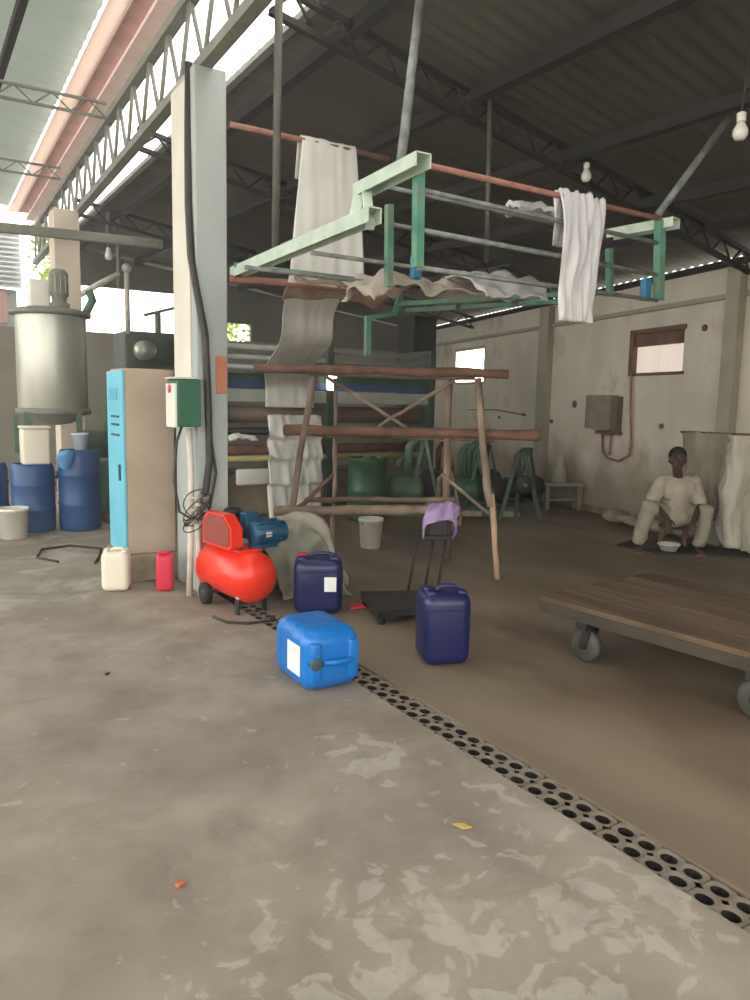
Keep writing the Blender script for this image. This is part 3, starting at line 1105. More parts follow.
# pump head (black) behind
mb = MB()
pc = inframe(mid, .07, -.16, .2)
mb.lathe([(0, 0), (.075, 0), (.075, .1), (.06, .12), (.06, .16), (.085, .165), (.085, .17), (.06, .175), (.06, .19), (.085, .195), (.085, .2), (.06, .205), (.06, .22), (.085, .225), (.085, .24), (.05, .27), (0, .28)], pc, n=24)
build(mb, 'pump_head', blackm, parent=t)
# motor (blue)
mc = inframe(mid, .06, .17, .31)
mo = build(MB().lathe([(0, -.02), (.07, -.02), (.095, 0), (.095, .22), (.085, .24), (.085, .27), (.05, .29), (0, .29)], mc, side, 28), 'motor', motorblue, parent=t)
mb = MB()
for k in range(14):
    an = 2*PI*k/14
    mb.box(mc+side*.11+ax*(.1*math.cos(an))+V(0, 0, .1*math.sin(an)), (.18, .014, .006), rot @ Matrix.Rotation(an, 3, 'X'))
build(mb, 'cooling_fin', motorblue, parent=mo)
build(MB().box(inframe(mid, .1, .05, .36), (.12, .10, .20), rot, bev=.01), 'capacitor_box', motorblue, parent=t)
build(MB().box(inframe(mid, .15, .17, .215), (.2, .12, .03), rot, bev=.003), 'motor_foot', motorblue, parent=t)
build(MB().box(inframe(mid, .15, .26, .31), (.05, .02, .04), rot, bev=.003), 'rating_plate', pvc, parent=t)
for s_ in (-1, 1):
    wc = inframe(A0, s_*.17, .12, 0)
    wc.z = .085
    wh = build(MB().lathe([(0, -.02), (.05, -.025), (.085, -.02), (.085, .02), (.05, .025), (0, .02)], wc, side, 28), 'wheel', rubber, parent=t)
    build(MB().lathe([(0, -.03), (.04, -.028), (.04, .028), (0, .03)], wc, side, 18), 'hub', castgrey, parent=wh)
    build(MB().beam(inframe(A1, s_*.11, -.03, -.14), inframe(A1, s_*.12, -.03, -.275), .05, .012), 'front_foot', blackm, parent=t)
build(MB().rod(inframe(A0, -.2, .12, -.19), inframe(A0, .2, .12, -.19), .012), 'axle', blackm, parent=t)
build(MB().lathe([(0, 0), (.02, 0), (.02, .02), (0, .022)], inframe(A1, -.12, .0, -.13), V(-1, -1, 0), 12), 'drain_cock', pvc, parent=t)
for q in ((1.88, 5.42, .0), (2.02, 5.02, 0)):
    pass
tag(build(MB().tube([(1.86, 5.15, .012), (1.9, 4.97, .012), (2.02, 4.88, .012), (2.18, 4.86, .012), (2.26, 4.95, .012)], .011, 7), 'hose', cable), 'dark hose lying on the floor in front of the compressor', 'hose')

# tarp heap behind the navy can
mb = MB()
mb.grid([[(2.50, 5.95, .02), (2.45, 5.75, .3), (2.42, 5.5, .4), (2.46, 5.36, .2), (2.5, 5.3, .02)],
         [(2.75, 5.95, .05), (2.7, 5.75, .50), (2.64, 5.55, .64), (2.66, 5.40, .35), (2.68, 5.28, .03)],
         [(2.98, 5.85, .05), (2.9, 5.65, .52), (2.86, 5.5, .62), (2.88, 5.34, .4), (2.92, 5.22, .03)],
         [(3.12, 5.6, .03), (3.06, 5.45, .2), (3.0, 5.32, .28), (3.02, 5.22, .14), (3.04, 5.14, .02)]], .012, .09, 5, 9)
tag(build(mb, 'tarpaulin', sheetgreen), 'grey green tarpaulin heaped behind the labelled navy jerrycan', 'tarpaulin')
mb = MB()
mb.grid([[(2.88, 4.93, .012), (2.98, 4.88, .03)], [(2.86, 4.86, .012), (2.97, 4.82, .02)]], .008, .01, 3, 5)
tag(build(mb, 'rag', hotpink), 'small red rag on the floor beside the weighing scale', 'rag')

# ------------------------------------------------------------------ platform scale
t = thing('platform_scale', (3.15, 4.65, 0), 'black platform scale with a tall pillar of three rods', 'scale', rz=0)
pz = .09
pl = [(2.83, 4.42), (3.26, 4.36), (3.5, 4.76), (3.02, 4.98)]
build(MB().prism(pl, 'Z', .05, .105), 'platform', blackm, parent=t)
for p in pl:
    q = V(p[0], p[1], 0).lerp(V(3.15, 4.63, 0), .15)
    build(MB().lathe([(0, 0), (.03, 0), (.03, .05), (0, .05)], q, n=12), 'foot', rubber, parent=t)
for p in ((3.38, 4.86), (3.50, 4.80), (3.60, 4.76)):
    build(MB().rod((p[0], p[1], .0), (p[0]+.07, p[1]-.02, .52), .012, 8), 'pillar_rod', blackm, parent=t)
build(MB().beam((3.38, 4.86, .03), (3.62, 4.75, .03), .05, .05), 'pillar_foot', blackm, parent=t)
build(MB().box((3.6, 4.78, .53), (.26, .1, .03), (0, 0, -.45), bev=.004), 'head_plate', blackm, parent=t)
build(MB().box((3.62, 4.79, .62), (.15, .12, .15), (0, 0, -.45), bev=.01), 'display_head', blackm, parent=t)
mb = MB()
c0 = V(3.63, 4.79, .60)
A_ = V(.847, -.532, 0)
B_ = V(-.532, -.847, 0)
rows = []
prof = [(-.12, .03), (-.10, .13), (-.02, .16), (.07, .18), (.13, .15), (.12, .02)]
for bb, dz, sh in ((-.09, -.04, 0), (-.07, .02, .01), (0, .03, .02), (.07, -.01, 0), (.1, -.1, -.01)):
    rows.append([c0+A_*(a+sh)+B_*bb+V(0, 0, z+dz) for a, z in prof])
mb.grid(rows, .008, .03, 5, 5)
tag(build(mb, 'cloth_wrap', purple), 'lilac purple cloth draped over the head of the weighing scale', 'cloth')

# ------------------------------------------------------------------ wooden trestle
t = thing('log_trestle', (3.9, 6.1, 0), 'weathered wooden trestle of round logs in front of the cloth machine', 'trestle')
FL0, FL1 = V(3.14, 6.62, 0), V(3.50, 6.74, 1.84)
BL0, BL1 = V(3.87, 7.0, 0), V(4.0, 7.2, 1.84)
BR0, BR1 = V(4.68, 6.02, 0), V(4.80, 6.23, 1.80)
FR0, FR1 = V(4.56, 5.1, 0), V(4.51, 5.43, 1.84)
build(MB().log(FL0, FL1, .038, .034), 'leg', woodlog, parent=t)
build(MB().log(BL0, BL1, .026, .024), 'leg', woodlog, parent=t)
build(MB().log(BR0, BR1, .042, .036), 'leg', woodlog, parent=t)
mid_ = FR0.lerp(FR1, .36)
build(MB().log(mid_, FR1, .036, .034), 'leg', woodlog, parent=t)
build(MB().log(FR0, mid_+V(0.02, .02, .12), .024, .03, k=5), 'leg', woodpale, parent=t)
build(MB().log((3.0, 7.05, 1.91), (4.72, 5.25, 1.88), .048, .044, k=12), 'top_beam', wooddark, parent=t)
build(MB().log((3.45, 7.45, 1.92), (4.95, 6.0, 1.86), .036, .03, k=10), 'top_beam', woodlog, parent=t)
build(MB().log((3.25, 6.9, 1.30), (4.96, 5.05, 1.33), .056, .052, k=12), 'middle_beam', wooddark, parent=t)
build(MB().log((3.75, 7.25, 1.24), (5.1, 5.85, 1.25), .03, .03, k=10), 'middle_beam', woodlog, parent=t)
build(MB().log((3.10, 6.8, .50), (4.35, 5.45, .62), .052, .045, k=10), 'lower_beam', woodlog, parent=t)
build(MB().log((3.6, 7.1, .55), (4.75, 6.0, .62), .03, .028, k=10), 'lower_beam', woodlog, parent=t)
build(MB().log((3.62, 6.72, 1.84), (4.15, 6.0, 1.34), .02, .018, k=6), 'brace', woodlog, parent=t)
build(MB().log((4.45, 5.7, 1.82), (3.95, 6.25, 1.36), .022, .018, k=6), 'brace', woodlog, parent=t)
build(MB().log((3.28, 6.6, .55), (3.62, 6.55, .88), .024, .02, k=5), 'brace', wooddark, parent=t)
build(MB().log((4.38, 5.75, .92), (4.55, 5.25, .60), .02, .016, k=5), 'brace', woodlog, parent=t)

# ------------------------------------------------------------------ green overhead frame
t = thing('overhead_frame', (2.45, 3.5, 2.34), 'sea green overhead cloth frame of posts and long rails hung from the roof', 'frame')
for p0, p1, w_, m_ in (((2.45, 3.5, 2.34), (2.44, 3.5, 2.87), .05, framegreen), ((4.50, 3.5, 2.34), (4.46, 3.5, 2.87), .055, framegreen),
                       ((2.78, 4.3, 2.36), (2.77, 4.3, 2.88), .045, framegreen), ((4.92, 4.3, 2.5), (4.88, 4.3, 2.86), .045, framegreen)):
    build(MB().beam(p0, p1, w_, w_), 'post', m_, parent=t)
rails = [((2.40, 3.5, 2.885), (4.58, 3.5, 2.88), .017, rust), ((2.45, 3.5, 2.75), (4.46, 3.5, 2.72), .014, railgrey),
         ((2.45, 3.5, 2.54), (4.50, 3.5, 2.51), .015, railgrey), ((2.45, 3.5, 2.34), (4.48, 3.5, 2.34), .014, railgrey),
         ((2.74, 4.3, 2.99), (4.9, 4.3, 2.96), .014, railgrey), ((2.77, 4.3, 2.76), (4.9, 4.3, 2.74), .014, railgrey),
         ((2.2, 4.3, 2.51), (4.92, 4.3, 2.50), .014, railgrey), ((2.05, 5.0, 2.50), (3.9, 5.0, 2.50), .016, railgrey)]
for a, b, r, m_ in rails:
    build(MB().rod(a, b, r, 10), 'rail', m_, parent=t)
# C-channel arms
def channel(p0, p1, w_, h_):
    p0, p1 = Vector(p0), Vector(p1)
    mb = MB()
    d = (p1-p0).normalized()
    s = d.cross(V(0, 0, 1)).normalized()
    mb.beam(p0, p1, w_, .008)
    mb.beam(p0+s*w_/2-V(0, 0, h_/2), p1+s*w_/2-V(0, 0, h_/2), .008, h_)
    mb.beam(p0-s*w_/2-V(0, 0, h_/2), p1-s*w_/2-V(0, 0, h_/2), .008, h_)
    return mb


build(channel((2.37, 4.0, 2.87), (2.35, 3.33, 2.88), .09, .07), 'top_channel', framepale, parent=t)
build(channel((4.43, 3.9, 2.87), (4.53, 3.42, 2.88), .10, .06), 'top_channel', framepale, parent=t)
build(channel((2.32, 5.86, 2.64), (2.24, 3.62, 2.65), .08, .08), 'long_arm', framepale, parent=t)
build(MB().beam((2.26, 3.70, 2.57), (2.37, 3.94, 2.86), .05, .05), 'arm_riser', framepale, parent=t)
build(MB().beam((2.27, 3.9, 2.60), (2.36, 3.97, 2.86), .07, .03), 'riser_plate', framepale, parent=t)
for p in ((2.98, 4.28, 2.46), (4.42, 3.55, 2.37)):
    build(MB().box((p[0], p[1], p[2]+.04), (.07, .05, .15), bev=.01), 'bracket', bluebit, parent=t)
# long rust rail with the hanging cloth, and lower rails from the column
t2 = thing('cloth_rail', (2.26, 5.8, 3.7), 'long rusty rail fixed to the near column carrying the hanging cloth', 'rail')
build(MB().rod((2.26, 5.8, 3.70), (3.72, 5.8, 3.71), .022, 10), 'bar', rust, parent=t2)
tag(build(MB().rod((2.26, 5.8, 2.545), (3.86, 5.8, 2.59), .03, 10), 'roller_rail', rust), 'lower red brown roller rail behind the long green arm', 'rail')
tag(build(MB().rod((2.26, 5.72, 2.64), (3.46, 5.6, 2.62), .018, 10), 'roller_rail', framegreen), 'thin dark green rail just above the red brown one', 'rail')
# lower green bracket frame
t3 = thing('green_bracket', (3.9, 5.9, 2.1), 'small green bent bracket hanging below the draped cloth', 'bracket')
build(MB().beam((3.66, 6.0, 2.02), (3.66, 6.0, 2.36), .05, .05), 'drop_bar', framegreen, parent=t3)
build(MB().beam((3.64, 6.0, 2.36), (3.95, 6.0, 2.42), .04, .04), 'top_bar', framegreen, parent=t3)
build(MB().beam((3.95, 6.0, 2.42), (3.95, 5.9, 2.6), .04, .04), 'riser', framegreen, parent=t3)
t4 = thing('drip_tray', (4.8, 5.6, 2.4), 'wide green tray frame under the draped brown cloth', 'tray')
build(MB().beam((3.95, 5.9, 2.5), (5.3, 5.0, 2.62), .05, .04), 'edge_bar', framegreen, parent=t4)
build(MB().beam((4.25, 6.3, 2.5), (5.6, 5.4, 2.62), .05, .04), 'edge_bar', framegreen, parent=t4)
for k in range(4):
    a = V(3.95, 5.9, 2.5).lerp(V(5.3, 5.0, 2.62), k/3)
    build(MB().beam(a, a+V(.3, .4, 0), .04, .03), 'cross_bar', framegreen, parent=t4)

# ------------------------------------------------------------------ hanging cloths
# white cloth over the rust rail down to the washing machine
mb = MB()
rows = []
for (xl, xr, y, z) in ((2.90, 3.34, 5.98, 3.45), (2.87, 3.38, 5.87, 3.70), (2.87, 3.38, 5.83, 3.735), (2.87, 3.38, 5.78, 3.70), (2.83, 3.41, 5.765, 3.35), (2.79, 3.44, 5.76, 3.0), (2.76, 3.46, 5.76, 2.7), (2.74, 3.46, 5.77, 2.56)):
    rows.append([V(xl+(xr-xl)*k/4, y, z) for k in range(5)])
mb.grid(rows, .006, .014, 4, 6)
tag(build(mb, 'hanging_cloth', cloth), 'long white cloth hanging over the rusty rail beside the near column', 'cloth')
mb = MB()
rows = []
for (xl, xr, y, z) in ((3.15, 3.8, 6.55, 2.82), (3.28, 3.86, 7.0, 2.5), (3.38, 3.98, 7.3, 2.2), (3.7, 4.3, 8.4, 1.98), (4.1, 4.8, 9.3, 1.80), (4.12, 4.85, 9.34, 1.5)):
    rows.append([V(xl+(xr-xl)*k/4, y, z) for k in range(5)])
mb.grid(rows, .006, .014, 4, 6)
tag(build(mb, 'hanging_cloth', cloth), 'white cloth running slack from the roller rail into the machine', 'cloth')
mb = MB()
rows = []
for i, z in enumerate((1.40, 1.15, 1.05, .85, .75, .5, .42, .01)):
    rows.append([V(4.10+.80*k/4-.0*i, 9.22-(.07 if i % 2 else 0), z) for k in range(5)])
mb.grid(rows, .008, .05, 6, 6)
tag(build(mb, 'hanging_cloth', cloth), 'folded white cloth falling in layers at the foot of the machine', 'cloth')
# small cloth over the frame rails
mb = MB()
rows = []
for (xl, xr, y, z) in ((3.52, 3.84, 3.56, 2.6), (3.49, 3.85, 3.53, 2.88), (3.48, 3.85, 3.50, 2.912), (3.48, 3.86, 3.47, 2.885), (3.49, 3.84, 3.45, 2.6), (3.49, 3.80, 3.45, 2.35), (3.50, 3.80, 3.45, 2.13)):
    rows.append([V(xl+(xr-xl)*k/4, y, z) for k in range(5)])
mb.grid(rows, .006, .05, 6, 6)
tag(build(mb, 'draped_cloth', clothgrey), 'crumpled greyish white cloth draped over the right half of the green frame', 'cloth')
mb = MB()
mb.grid([[(3.28, 4.22, 3.0), (3.5, 4.22, 3.05), (3.72, 4.22, 3.0)], [(3.24, 4.28, 3.04), (3.48, 4.3, 3.07), (3.75, 4.3, 3.03)], [(3.28, 4.38, 2.99), (3.5, 4.38, 3.03), (3.72, 4.36, 2.98)]], .03, .05, 4, 6)
mb.bm.transform(Matrix.Translation((.55, 0, -.0)))
tag(build(mb, 'folded_cloth', clothgrey), 'small bunched white cloth on the rail left of the draped one', 'cloth')
mb = MB()
mb.grid([[(2.95, 4.75, 2.33), (3.15, 4.72, 2.50), (3.45, 4.72, 2.44), (3.8, 4.7, 2.45), (4.2, 4.65, 2.42)],
         [(2.9, 4.98, 2.44), (3.15, 4.98, 2.58), (3.5, 5.0, 2.54), (3.8, 4.95, 2.55), (4.2, 4.9, 2.52)],
         [(2.95, 5.25, 2.38), (3.2, 5.25, 2.55), (3.5, 5.3, 2.52), (3.85, 5.25, 2.6), (4.2, 5.2, 2.58)]], .012, .10, 4.5, 8)
tag(build(mb, 'draped_cloth', clothdull), 'rumpled brownish cloth spread on the low rails of the green frame', 'cloth')
mb = MB()
mb.grid([[(3.75, 4.45, 2.40), (4.05, 4.42, 2.44), (4.35, 4.42, 2.41)], [(3.7, 4.6, 2.53), (4.05, 4.6, 2.56), (4.45, 4.55, 2.54)], [(3.7, 4.9, 2.62), (4.05, 4.9, 2.66), (4.5, 4.85, 2.66)]], .01, .07, 4, 7)
tag(build(mb, 'draped_cloth', clothgrey), 'pale cloth spread beside the brownish one near the middle of the green frame', 'cloth')
mb = MB()
mb.grid([[(2.8, 5.7, 2.56), (3.1, 5.72, 2.6), (3.5, 5.72, 2.58), (3.8, 5.7, 2.55)], [(2.8, 5.86, 2.58), (3.1, 5.88, 2.65), (3.5, 5.9, 2.62), (3.85, 5.88, 2.58)],
         [(2.85, 6.1, 2.45), (3.1, 6.1, 2.5), (3.5, 6.1, 2.5), (3.85, 6.1, 2.46)]], .012, .08, 2.5, 6)
tag(build(mb, 'draped_cloth', mat('rust_stained_cloth', (150, 116, 98), (182, 160, 142), 5, .95)), 'rust stained cloth lying over the lower roller rail', 'cloth')

# ------------------------------------------------------------------ cloth washing machine
t = thing('cloth_washing_machine', (5.3, 9.8, 0), 'long roller washing machine with grey rails and coloured panels', 'machine')
XA, XB = 3.55, 7.0
for x in (XA, 5.2, XB):
    build(MB().box((x, 9.95, 1.2), (.1, .9, 2.4), bev=.01), 'side_frame', machgreen, parent=t)
for z, r, m_, y in ((2.30, .035, machgrey, 9.6), (2.16, .035, machgrey, 9.6), (2.03, .03, machgrey, 9.55), (1.40, .12, rollbrown, 9.75), (1.17, .05, blackm, 9.6), (.92, .07, wooddark, 9.6), (.80, .04, mat('brass_bar', (168, 156, 100), (180, 168, 112), 4, .5), 9.55)):
    build(MB().rod((XA, y, z), (XB, y, z), r, 16), 'roller', m_, parent=t)
build(MB().box(((XA+XB)/2, 9.62, 1.90), (XB-XA, .05, .10), bev=.008), 'upper_panel', machgreen, parent=t)
build(MB().box(((XA+XB)/2, 9.60, 1.80), (XB-XA, .05, .11), bev=.008), 'navy_panel', machblue, parent=t)
build(MB().box(((XA+XB)/2, 9.58, 1.65), (XB-XA, .08, .17), bev=.01), 'grey_panel', machgrey, parent=t)
build(MB().box(((XA+XB)/2, 10.0, .3), (XB-XA-.1, .8, .6), bev=.02), 'trough', plaster_low, parent=t)
build(MB().box((4.05, 9.52, .55), (.55, .08, .22), bev=.03, seg=3), 'wet_fold', cloth, parent=t)
build(MB().grid([[(3.65, 9.5, 1.1), (3.8, 9.5, 1.14), (4.05, 9.5, 1.1)], [(3.65, 9.42, 1.04), (3.8, 9.42, 1.08), (4.05, 9.42, 1.05)]], .02, .04, 5, 6), 'wet_strip', cloth, parent=t)
build(MB().box((7.3, 10.4, 1.5), (.45, .5, 3.0), bev=.02), 'end_column', darksteel, parent=t)
tag(build(MB().box((5.22, 9.52, 1.88), (.15, .06, .26), bev=.02, seg=3), 'work_lamp', winlit), 'glaring white light seen through the left side of the trestle', 'lamp')


# ------------------------------------------------------------------ pumps and green machines
def pump(label, x, y, s, m_, rz=0, name='belt_pump', group=None):
    t = thing(name, (x, y, 0), label, 'pump', group, rz)
    build(MB().box((0, 0, .06*s), (.7*s, .4*s, .12*s), bev=.01), 'base', m_, parent=t, world=False)
    build(MB().lathe([(0, -.22*s), (.13*s, -.22*s), (.17*s, -.16*s), (.17*s, .14*s), (.12*s, .2*s), (0, .22*s)], (-.12*s, 0, .33*s), 'X', 24), 'casing', m_, parent=t, world=False)
    build(MB().lathe([(0, -.03), (.2*s, -.03), (.2*s, -.02), (.17*s, -.01), (.17*s, .01), (.2*s, .02), (.2*s, .03), (0, .03)], (.18*s, 0, .36*s), 'Y', 24), 'flywheel', blackm, parent=t, world=False)
    build(MB().tube([(-.1*s, 0, .5*s), (-.1*s, 0, .85*s), (0, 0, .95*s), (.15*s, 0, .95*s)], .05*s, 12), 'outlet_pipe', m_, parent=t, world=False)
    for sx in (-1, 1):
        build(MB().beam((sx*.2*s+.1, -.12*s, .1*s), (.1, -.05*s, 1.0*s), .04*s, .04*s), 'strut', m_, parent=t, world=False)
    return t


def tub(label, x, y, r, h, m_):
    t = thing('dye_vat', (x, y, 0), label, 'vat')
    build(MB().lathe([(0, 0), (r*.95, 0), (r, .04), (r, h*.45), (r*1.03, h*.47), (r*1.03, h*.5), (r, h*.52), (r, h*.94), (r*1.04, h*.95), (r*1.04, h), (r*.94, h), (r*.94, h*.8), (0, h*.8)], n=32), 'body', m_, parent=t, world=False)
    for sx in (-1, 1):
        build(MB().ball((sx*r*.4, -r*.5, h), .04, (1.5, 1, .7), 2), 'lid_clamp', railgrey, parent=t, world=False)
    return t


tub('deep green round vat seen between the trestle legs', 5.35, 8.7, .27, .85, pumpgreen)
pump('green belt pump right of the round vat behind the trestle', 6.2, 8.75, 1.15, palegreen, -.5)
pump('tall green pump nearest the trestle right legs', 7.05, 8.45, 1.1, pumpgreen, -.9)
pump('dusty green pump behind the gap of the trestle right legs', 7.45, 9.15, 1.0, palegreen, -.3)
pump('darker green pump at the left of the far machine row', 8.1, 9.55, .95, machgreen, -.2)
pump('black and green pump at the end of the machine row by the wall', 8.15, 8.65, .95, mat('oily_dark_green', (34, 46, 34), (46, 58, 44), 6, .6), -.9)
pump('pale green pump standing farthest behind the middle of the trestle', 6.65, 9.75, .8, mat('pale_worn_green', (120, 134, 110), (146, 158, 134), 6, .7), -1.1)
pump('small brown rusted pump left of the tall green one', 6.1, 7.95, .7, rollbrown, -.7)
t = thing('gear_stand', (7.3, 7.75, 0), 'triangular iron stand with a gear wheel right of the green pumps', 'machine')
for a, b in (((7.05, 7.9), (7.25, 7.78)), ((7.55, 7.6), (7.3, 7.74)), ((7.4, 7.95), (7.28, 7.78))):
    build(MB().beam((a[0], a[1], 0), (b[0], b[1], .95), .05, .05), 'leg', machgreen, parent=t)
build(MB().lathe([(0, -.03), (.11, -.03), (.13, -.02), (.13, .02), (.11, .03), (0, .03)], (7.28, 7.68, .5), (.5, .85, 0), 20), 'gear_wheel', blackm, parent=t)
build(MB().rod((7.22, 7.58, .5), (7.4, 7.9, .5), .025), 'shaft', railgrey, parent=t)
pump('reddish brown pump set low behind the right trestle leg', 7.9, 10.4, .95, mat('oxide_red', (120, 62, 48), (136, 76, 60), 6, .7), .3)
tag(build(MB().box((6.75, 8.6, .04), (1.9, .5, .08), (0, 0, -.5), bev=.01), 'floor_slab', plinthm), 'pale machine slab under the green pumps', 'slab')
t = thing('wooden_bench', (8.62, 8.25, 0), 'small grey wooden bench standing against the right wall', 'bench')
d = V(.62, -.33, 0).normalized()
q = V(-d.y, d.x, 0)*-1
bc = V(8.62, 8.25, 0)
rotb = Matrix((d, q, V(0, 0, 1))).transposed()
build(MB().box(bc+V(0, 0, .40), (.6, .28, .05), rotb, bev=.005), 'seat', boxgrey, parent=t)
for sx in (-1, 1):
    for sy in (-1, 1):
        build(MB().beam(bc+d*sx*.25+q*sy*.1, bc+d*sx*.25+q*sy*.1+V(0, 0, .38), .04, .04), 'leg', boxgrey, parent=t)
build(MB().beam(bc+V(-.25*d.x, -.25*d.y, .15), bc+V(.25*d.x, .25*d.y, .15), .03, .03), 'stretcher', boxgrey, parent=t)
build(MB().lathe([(0, .42), (.13, .42), (.1, .6), (.05, .72), (.04, .85), (0, .86)], bc-d*.05, n=20), 'funnel', pilastermat, parent=t)

# ------------------------------------------------------------------ wall fittings
def wallp(y, z, off=0):
    return V(wallx(y)-off, y, z)


t = thing('switch_box', wallp(7.6, 1.25), 'grey electrical box on the right wall under the small window', 'electrical box')
m = MB()
wall_piece(m, 7.38, 8.05, 1.27, 1.77, -.10, .10)
build(m, 'housing', boxgrey, parent=t)
m = MB()
wall_piece(m, 7.27, 7.40, 1.25, 1.75, -.13, .13)
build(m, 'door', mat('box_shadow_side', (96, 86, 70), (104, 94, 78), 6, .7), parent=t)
m = MB()
wall_piece(m, 7.25, 7.75, 1.2, 1.25, -.12, .12)
build(m, 'ledge', wooddark, parent=t)
pts = [wallp(7.65, 1.2, .05), wallp(7.63, .95, .05), wallp(7.5, .85, .05), wallp(7.25, .83, .05), wallp(7.02, .93, .05), wallp(6.99, 1.1, .05), wallp(7.05, 1.6, .05), wallp(7.08, 2.05, .05)]
tag(build(MB().tube(pts, .017, 8), 'bent_conduit', rust), 'thin brown conduit bent in a U below the grey electrical box', 'conduit')
tag(build(MB().tube([wallp(7.45, 1.2, .05), wallp(7.45, .9, .05)], .015, 8), 'bent_conduit', rust), 'short straight brown conduit inside the U bend below the electrical box', 'conduit')
for y, z, s, lab in ((5.8, 2.58, .07, 'dark round hole fitting high on the wall beside the right pilaster'), (6.44, 1.36, .06, 'small dark socket on the wall below the small window'),
                     (9.12, 1.34, .06, 'small dark socket on the wall at the middle pilaster'), (10.9, 1.36, .05, 'small wall socket right of the trestle top'), (10.01, 1.43, .05, 'small hook fitting on the wall right of the trestle'),
                     (8.45, 1.63, .09, 'flat grey fitting on the wall left of the electrical box')):
    m = MB()
    p = wallp(y, z, .012 if lab.find('pilaster') < 0 else .012)
    if y == 9.12:
        p = wallp(9.1, 1.34, .012)
        p.y = 9.08
        p.x = wallx(9.08)-.02
    m.lathe([(0, 0), (s*.6, 0), (s*.6, .02), (s*.3, .035), (0, .035)], p+V(.012, 0, 0), V(-1, .2474, 0), 16)
    tag(build(m, 'wall_fitting', wooddark), lab, 'fitting')
tag(build(MB().tube([wallp(9.9, 1.42, .03), wallp(11, 1.5, .03), wallp(12.2, 1.48, .03)], .01, 6), 'wall_cable', cable), 'thin cable along the wall at socket height', 'cable')

# ------------------------------------------------------------------ flat trolley
t = thing('flat_trolley', (4.2, 3.0, 0), 'low flat wooden trolley with cast wheels at the right edge', 'trolley')
ang = math.atan2(2.10-3.50, 3.60-3.47)
ed = V(3.64-3.50, 2.10-3.50, 0).normalized()
pd = V(-ed.y, ed.x, 0)
p0 = V(3.49, 3.48, 0)
Ltr, Wtr = 2.3, 1.25
rotT = Matrix((ed, pd, V(0, 0, 1))).transposed()
for k in range(5):
    c = p0+ed*(Ltr/2)+pd*(Wtr*(k+.5)/5)+V(0, 0, .345)
    build(MB().box(c, (Ltr, Wtr/5-.008, .035), rotT, bev=.004), 'deck_board', trolleywood, parent=t)
build(MB().beam(p0+pd*.02+V(0, 0, .295), p0+pd*.02+ed*Ltr+V(0, 0, .295), .05, .07, .005), 'side_beam', mat('trolley_beam', (52, 46, 34), (64, 57, 43), 5, .8), parent=t)
build(MB().beam(p0+pd*(Wtr-.02)+V(0, 0, .295), p0+pd*(Wtr-.02)+ed*Ltr+V(0, 0, .295), .05, .07, .005), 'side_beam', MC['trolley_beam'], parent=t)
for k, e in enumerate((.33, 1.4)):
    build(MB().beam(p0+ed*e+V(0, 0, .24), p0+ed*e+pd*Wtr+V(0, 0, .24), .08, .05), 'axle_beam', blackm, parent=t)
    for s_ in (.07, Wtr-.1):
        wc = p0+ed*e+pd*s_+V(0, 0, .105)
        wh = build(MB().lathe([(0, -.03), (.09, -.03), (.105, -.02), (.105, .02), (.09, .03), (0, .03)], wc, pd, 28), 'wheel', castgrey, parent=t)
        build(MB().lathe([(0, -.045), (.025, -.045), (.025, .045), (0, .045)], wc, pd, 12), 'hub', blackm, parent=wh)
        build(MB().beam(wc-pd*.045, wc-pd*.045+V(0, 0, .13)+ed*.03, .05, .01, up=pd).beam(wc+pd*.045, wc+pd*.045+V(0, 0, .13)+ed*.03, .05, .01, up=pd), 'fork', blackm, parent=t)

# ------------------------------------------------------------------ seated person
A_ = V(.847, -.532, 0)
B_ = V(-.75, -.66, 0).normalized()
O = V(7.52, 5.42, 0)


def L_(a, b, z):
    return O+A_*a+B_*b+V(0, 0, z)


def capsule(mb, p0, p1, r0, r1, n=14):
    p0, p1 = Vector(p0), Vector(p1)
    d = p1-p0
    ln = d.length
    u = d/ln
    pr = []
    for k in range(5):
        an = PI/2*k/4
        pr.append((r0*math.sin(an) if k else 0, -r0*math.cos(an)))
    for k in range(5):
        an = PI/2*k/4
        pr.append((r1*math.cos(an) if k < 4 else 0, ln+r1*math.sin(an)))
    return mb.lathe(pr, p0, u, n)


def fuse(o, vox, smooth=2):
    m_ = o.modifiers.new('fuse', 'REMESH')
    m_.mode = 'VOXEL'
    m_.voxel_size = vox
    m_.use_smooth_shade = True
    if smooth:
        s_ = o.modifiers.new('soften', 'SMOOTH')
        s_.factor = .5
        s_.iterations = smooth
    return o


person = thing('person', (7.52, 5.42, 0), 'person sitting low on a stool in pale shirt and trousers, forearms on knees', 'person')
pel = L_(0, 0, .40)
chest = L_(-.01, .14, .70)
neck = L_(-.03, .20, .875)
head = L_(-.045, .27, 1.03)
sL, sR = L_(-.19, .15, .79), L_(.17, .14, .78)
kL, kR = L_(-.33, .34, .50), L_(.31, .34, .47)
hL, hR = L_(-.09, .03, .38), L_(.09, .03, .38)
fL, fR = L_(-.42, .30, .07), L_(.26, .36, .07)
eL, eR = L_(-.30, .24, .56), L_(.25, .24, .53)
wL, wR = L_(-.13, .44, .40), L_(.16, .46, .36)
body = MB()
capsule(body, pel, L_(0, .07, .55), .125, .115)
capsule(body, L_(0, .07, .55), chest, .115, .125)
capsule(body, chest+A_*-.08, chest+A_*.08, .11, .11)
capsule(body, sL, sR, .06, .06)
capsule(body, chest+V(0, 0, .1), head-V(0, 0, .09), .055, .05)
body.ball(head+V(0, 0, .02), .095, (.86, .98, 1.12), 4)
body.ball(head+B_*.035-V(0, 0, .06), .062, (.9, .9, .95), 3)
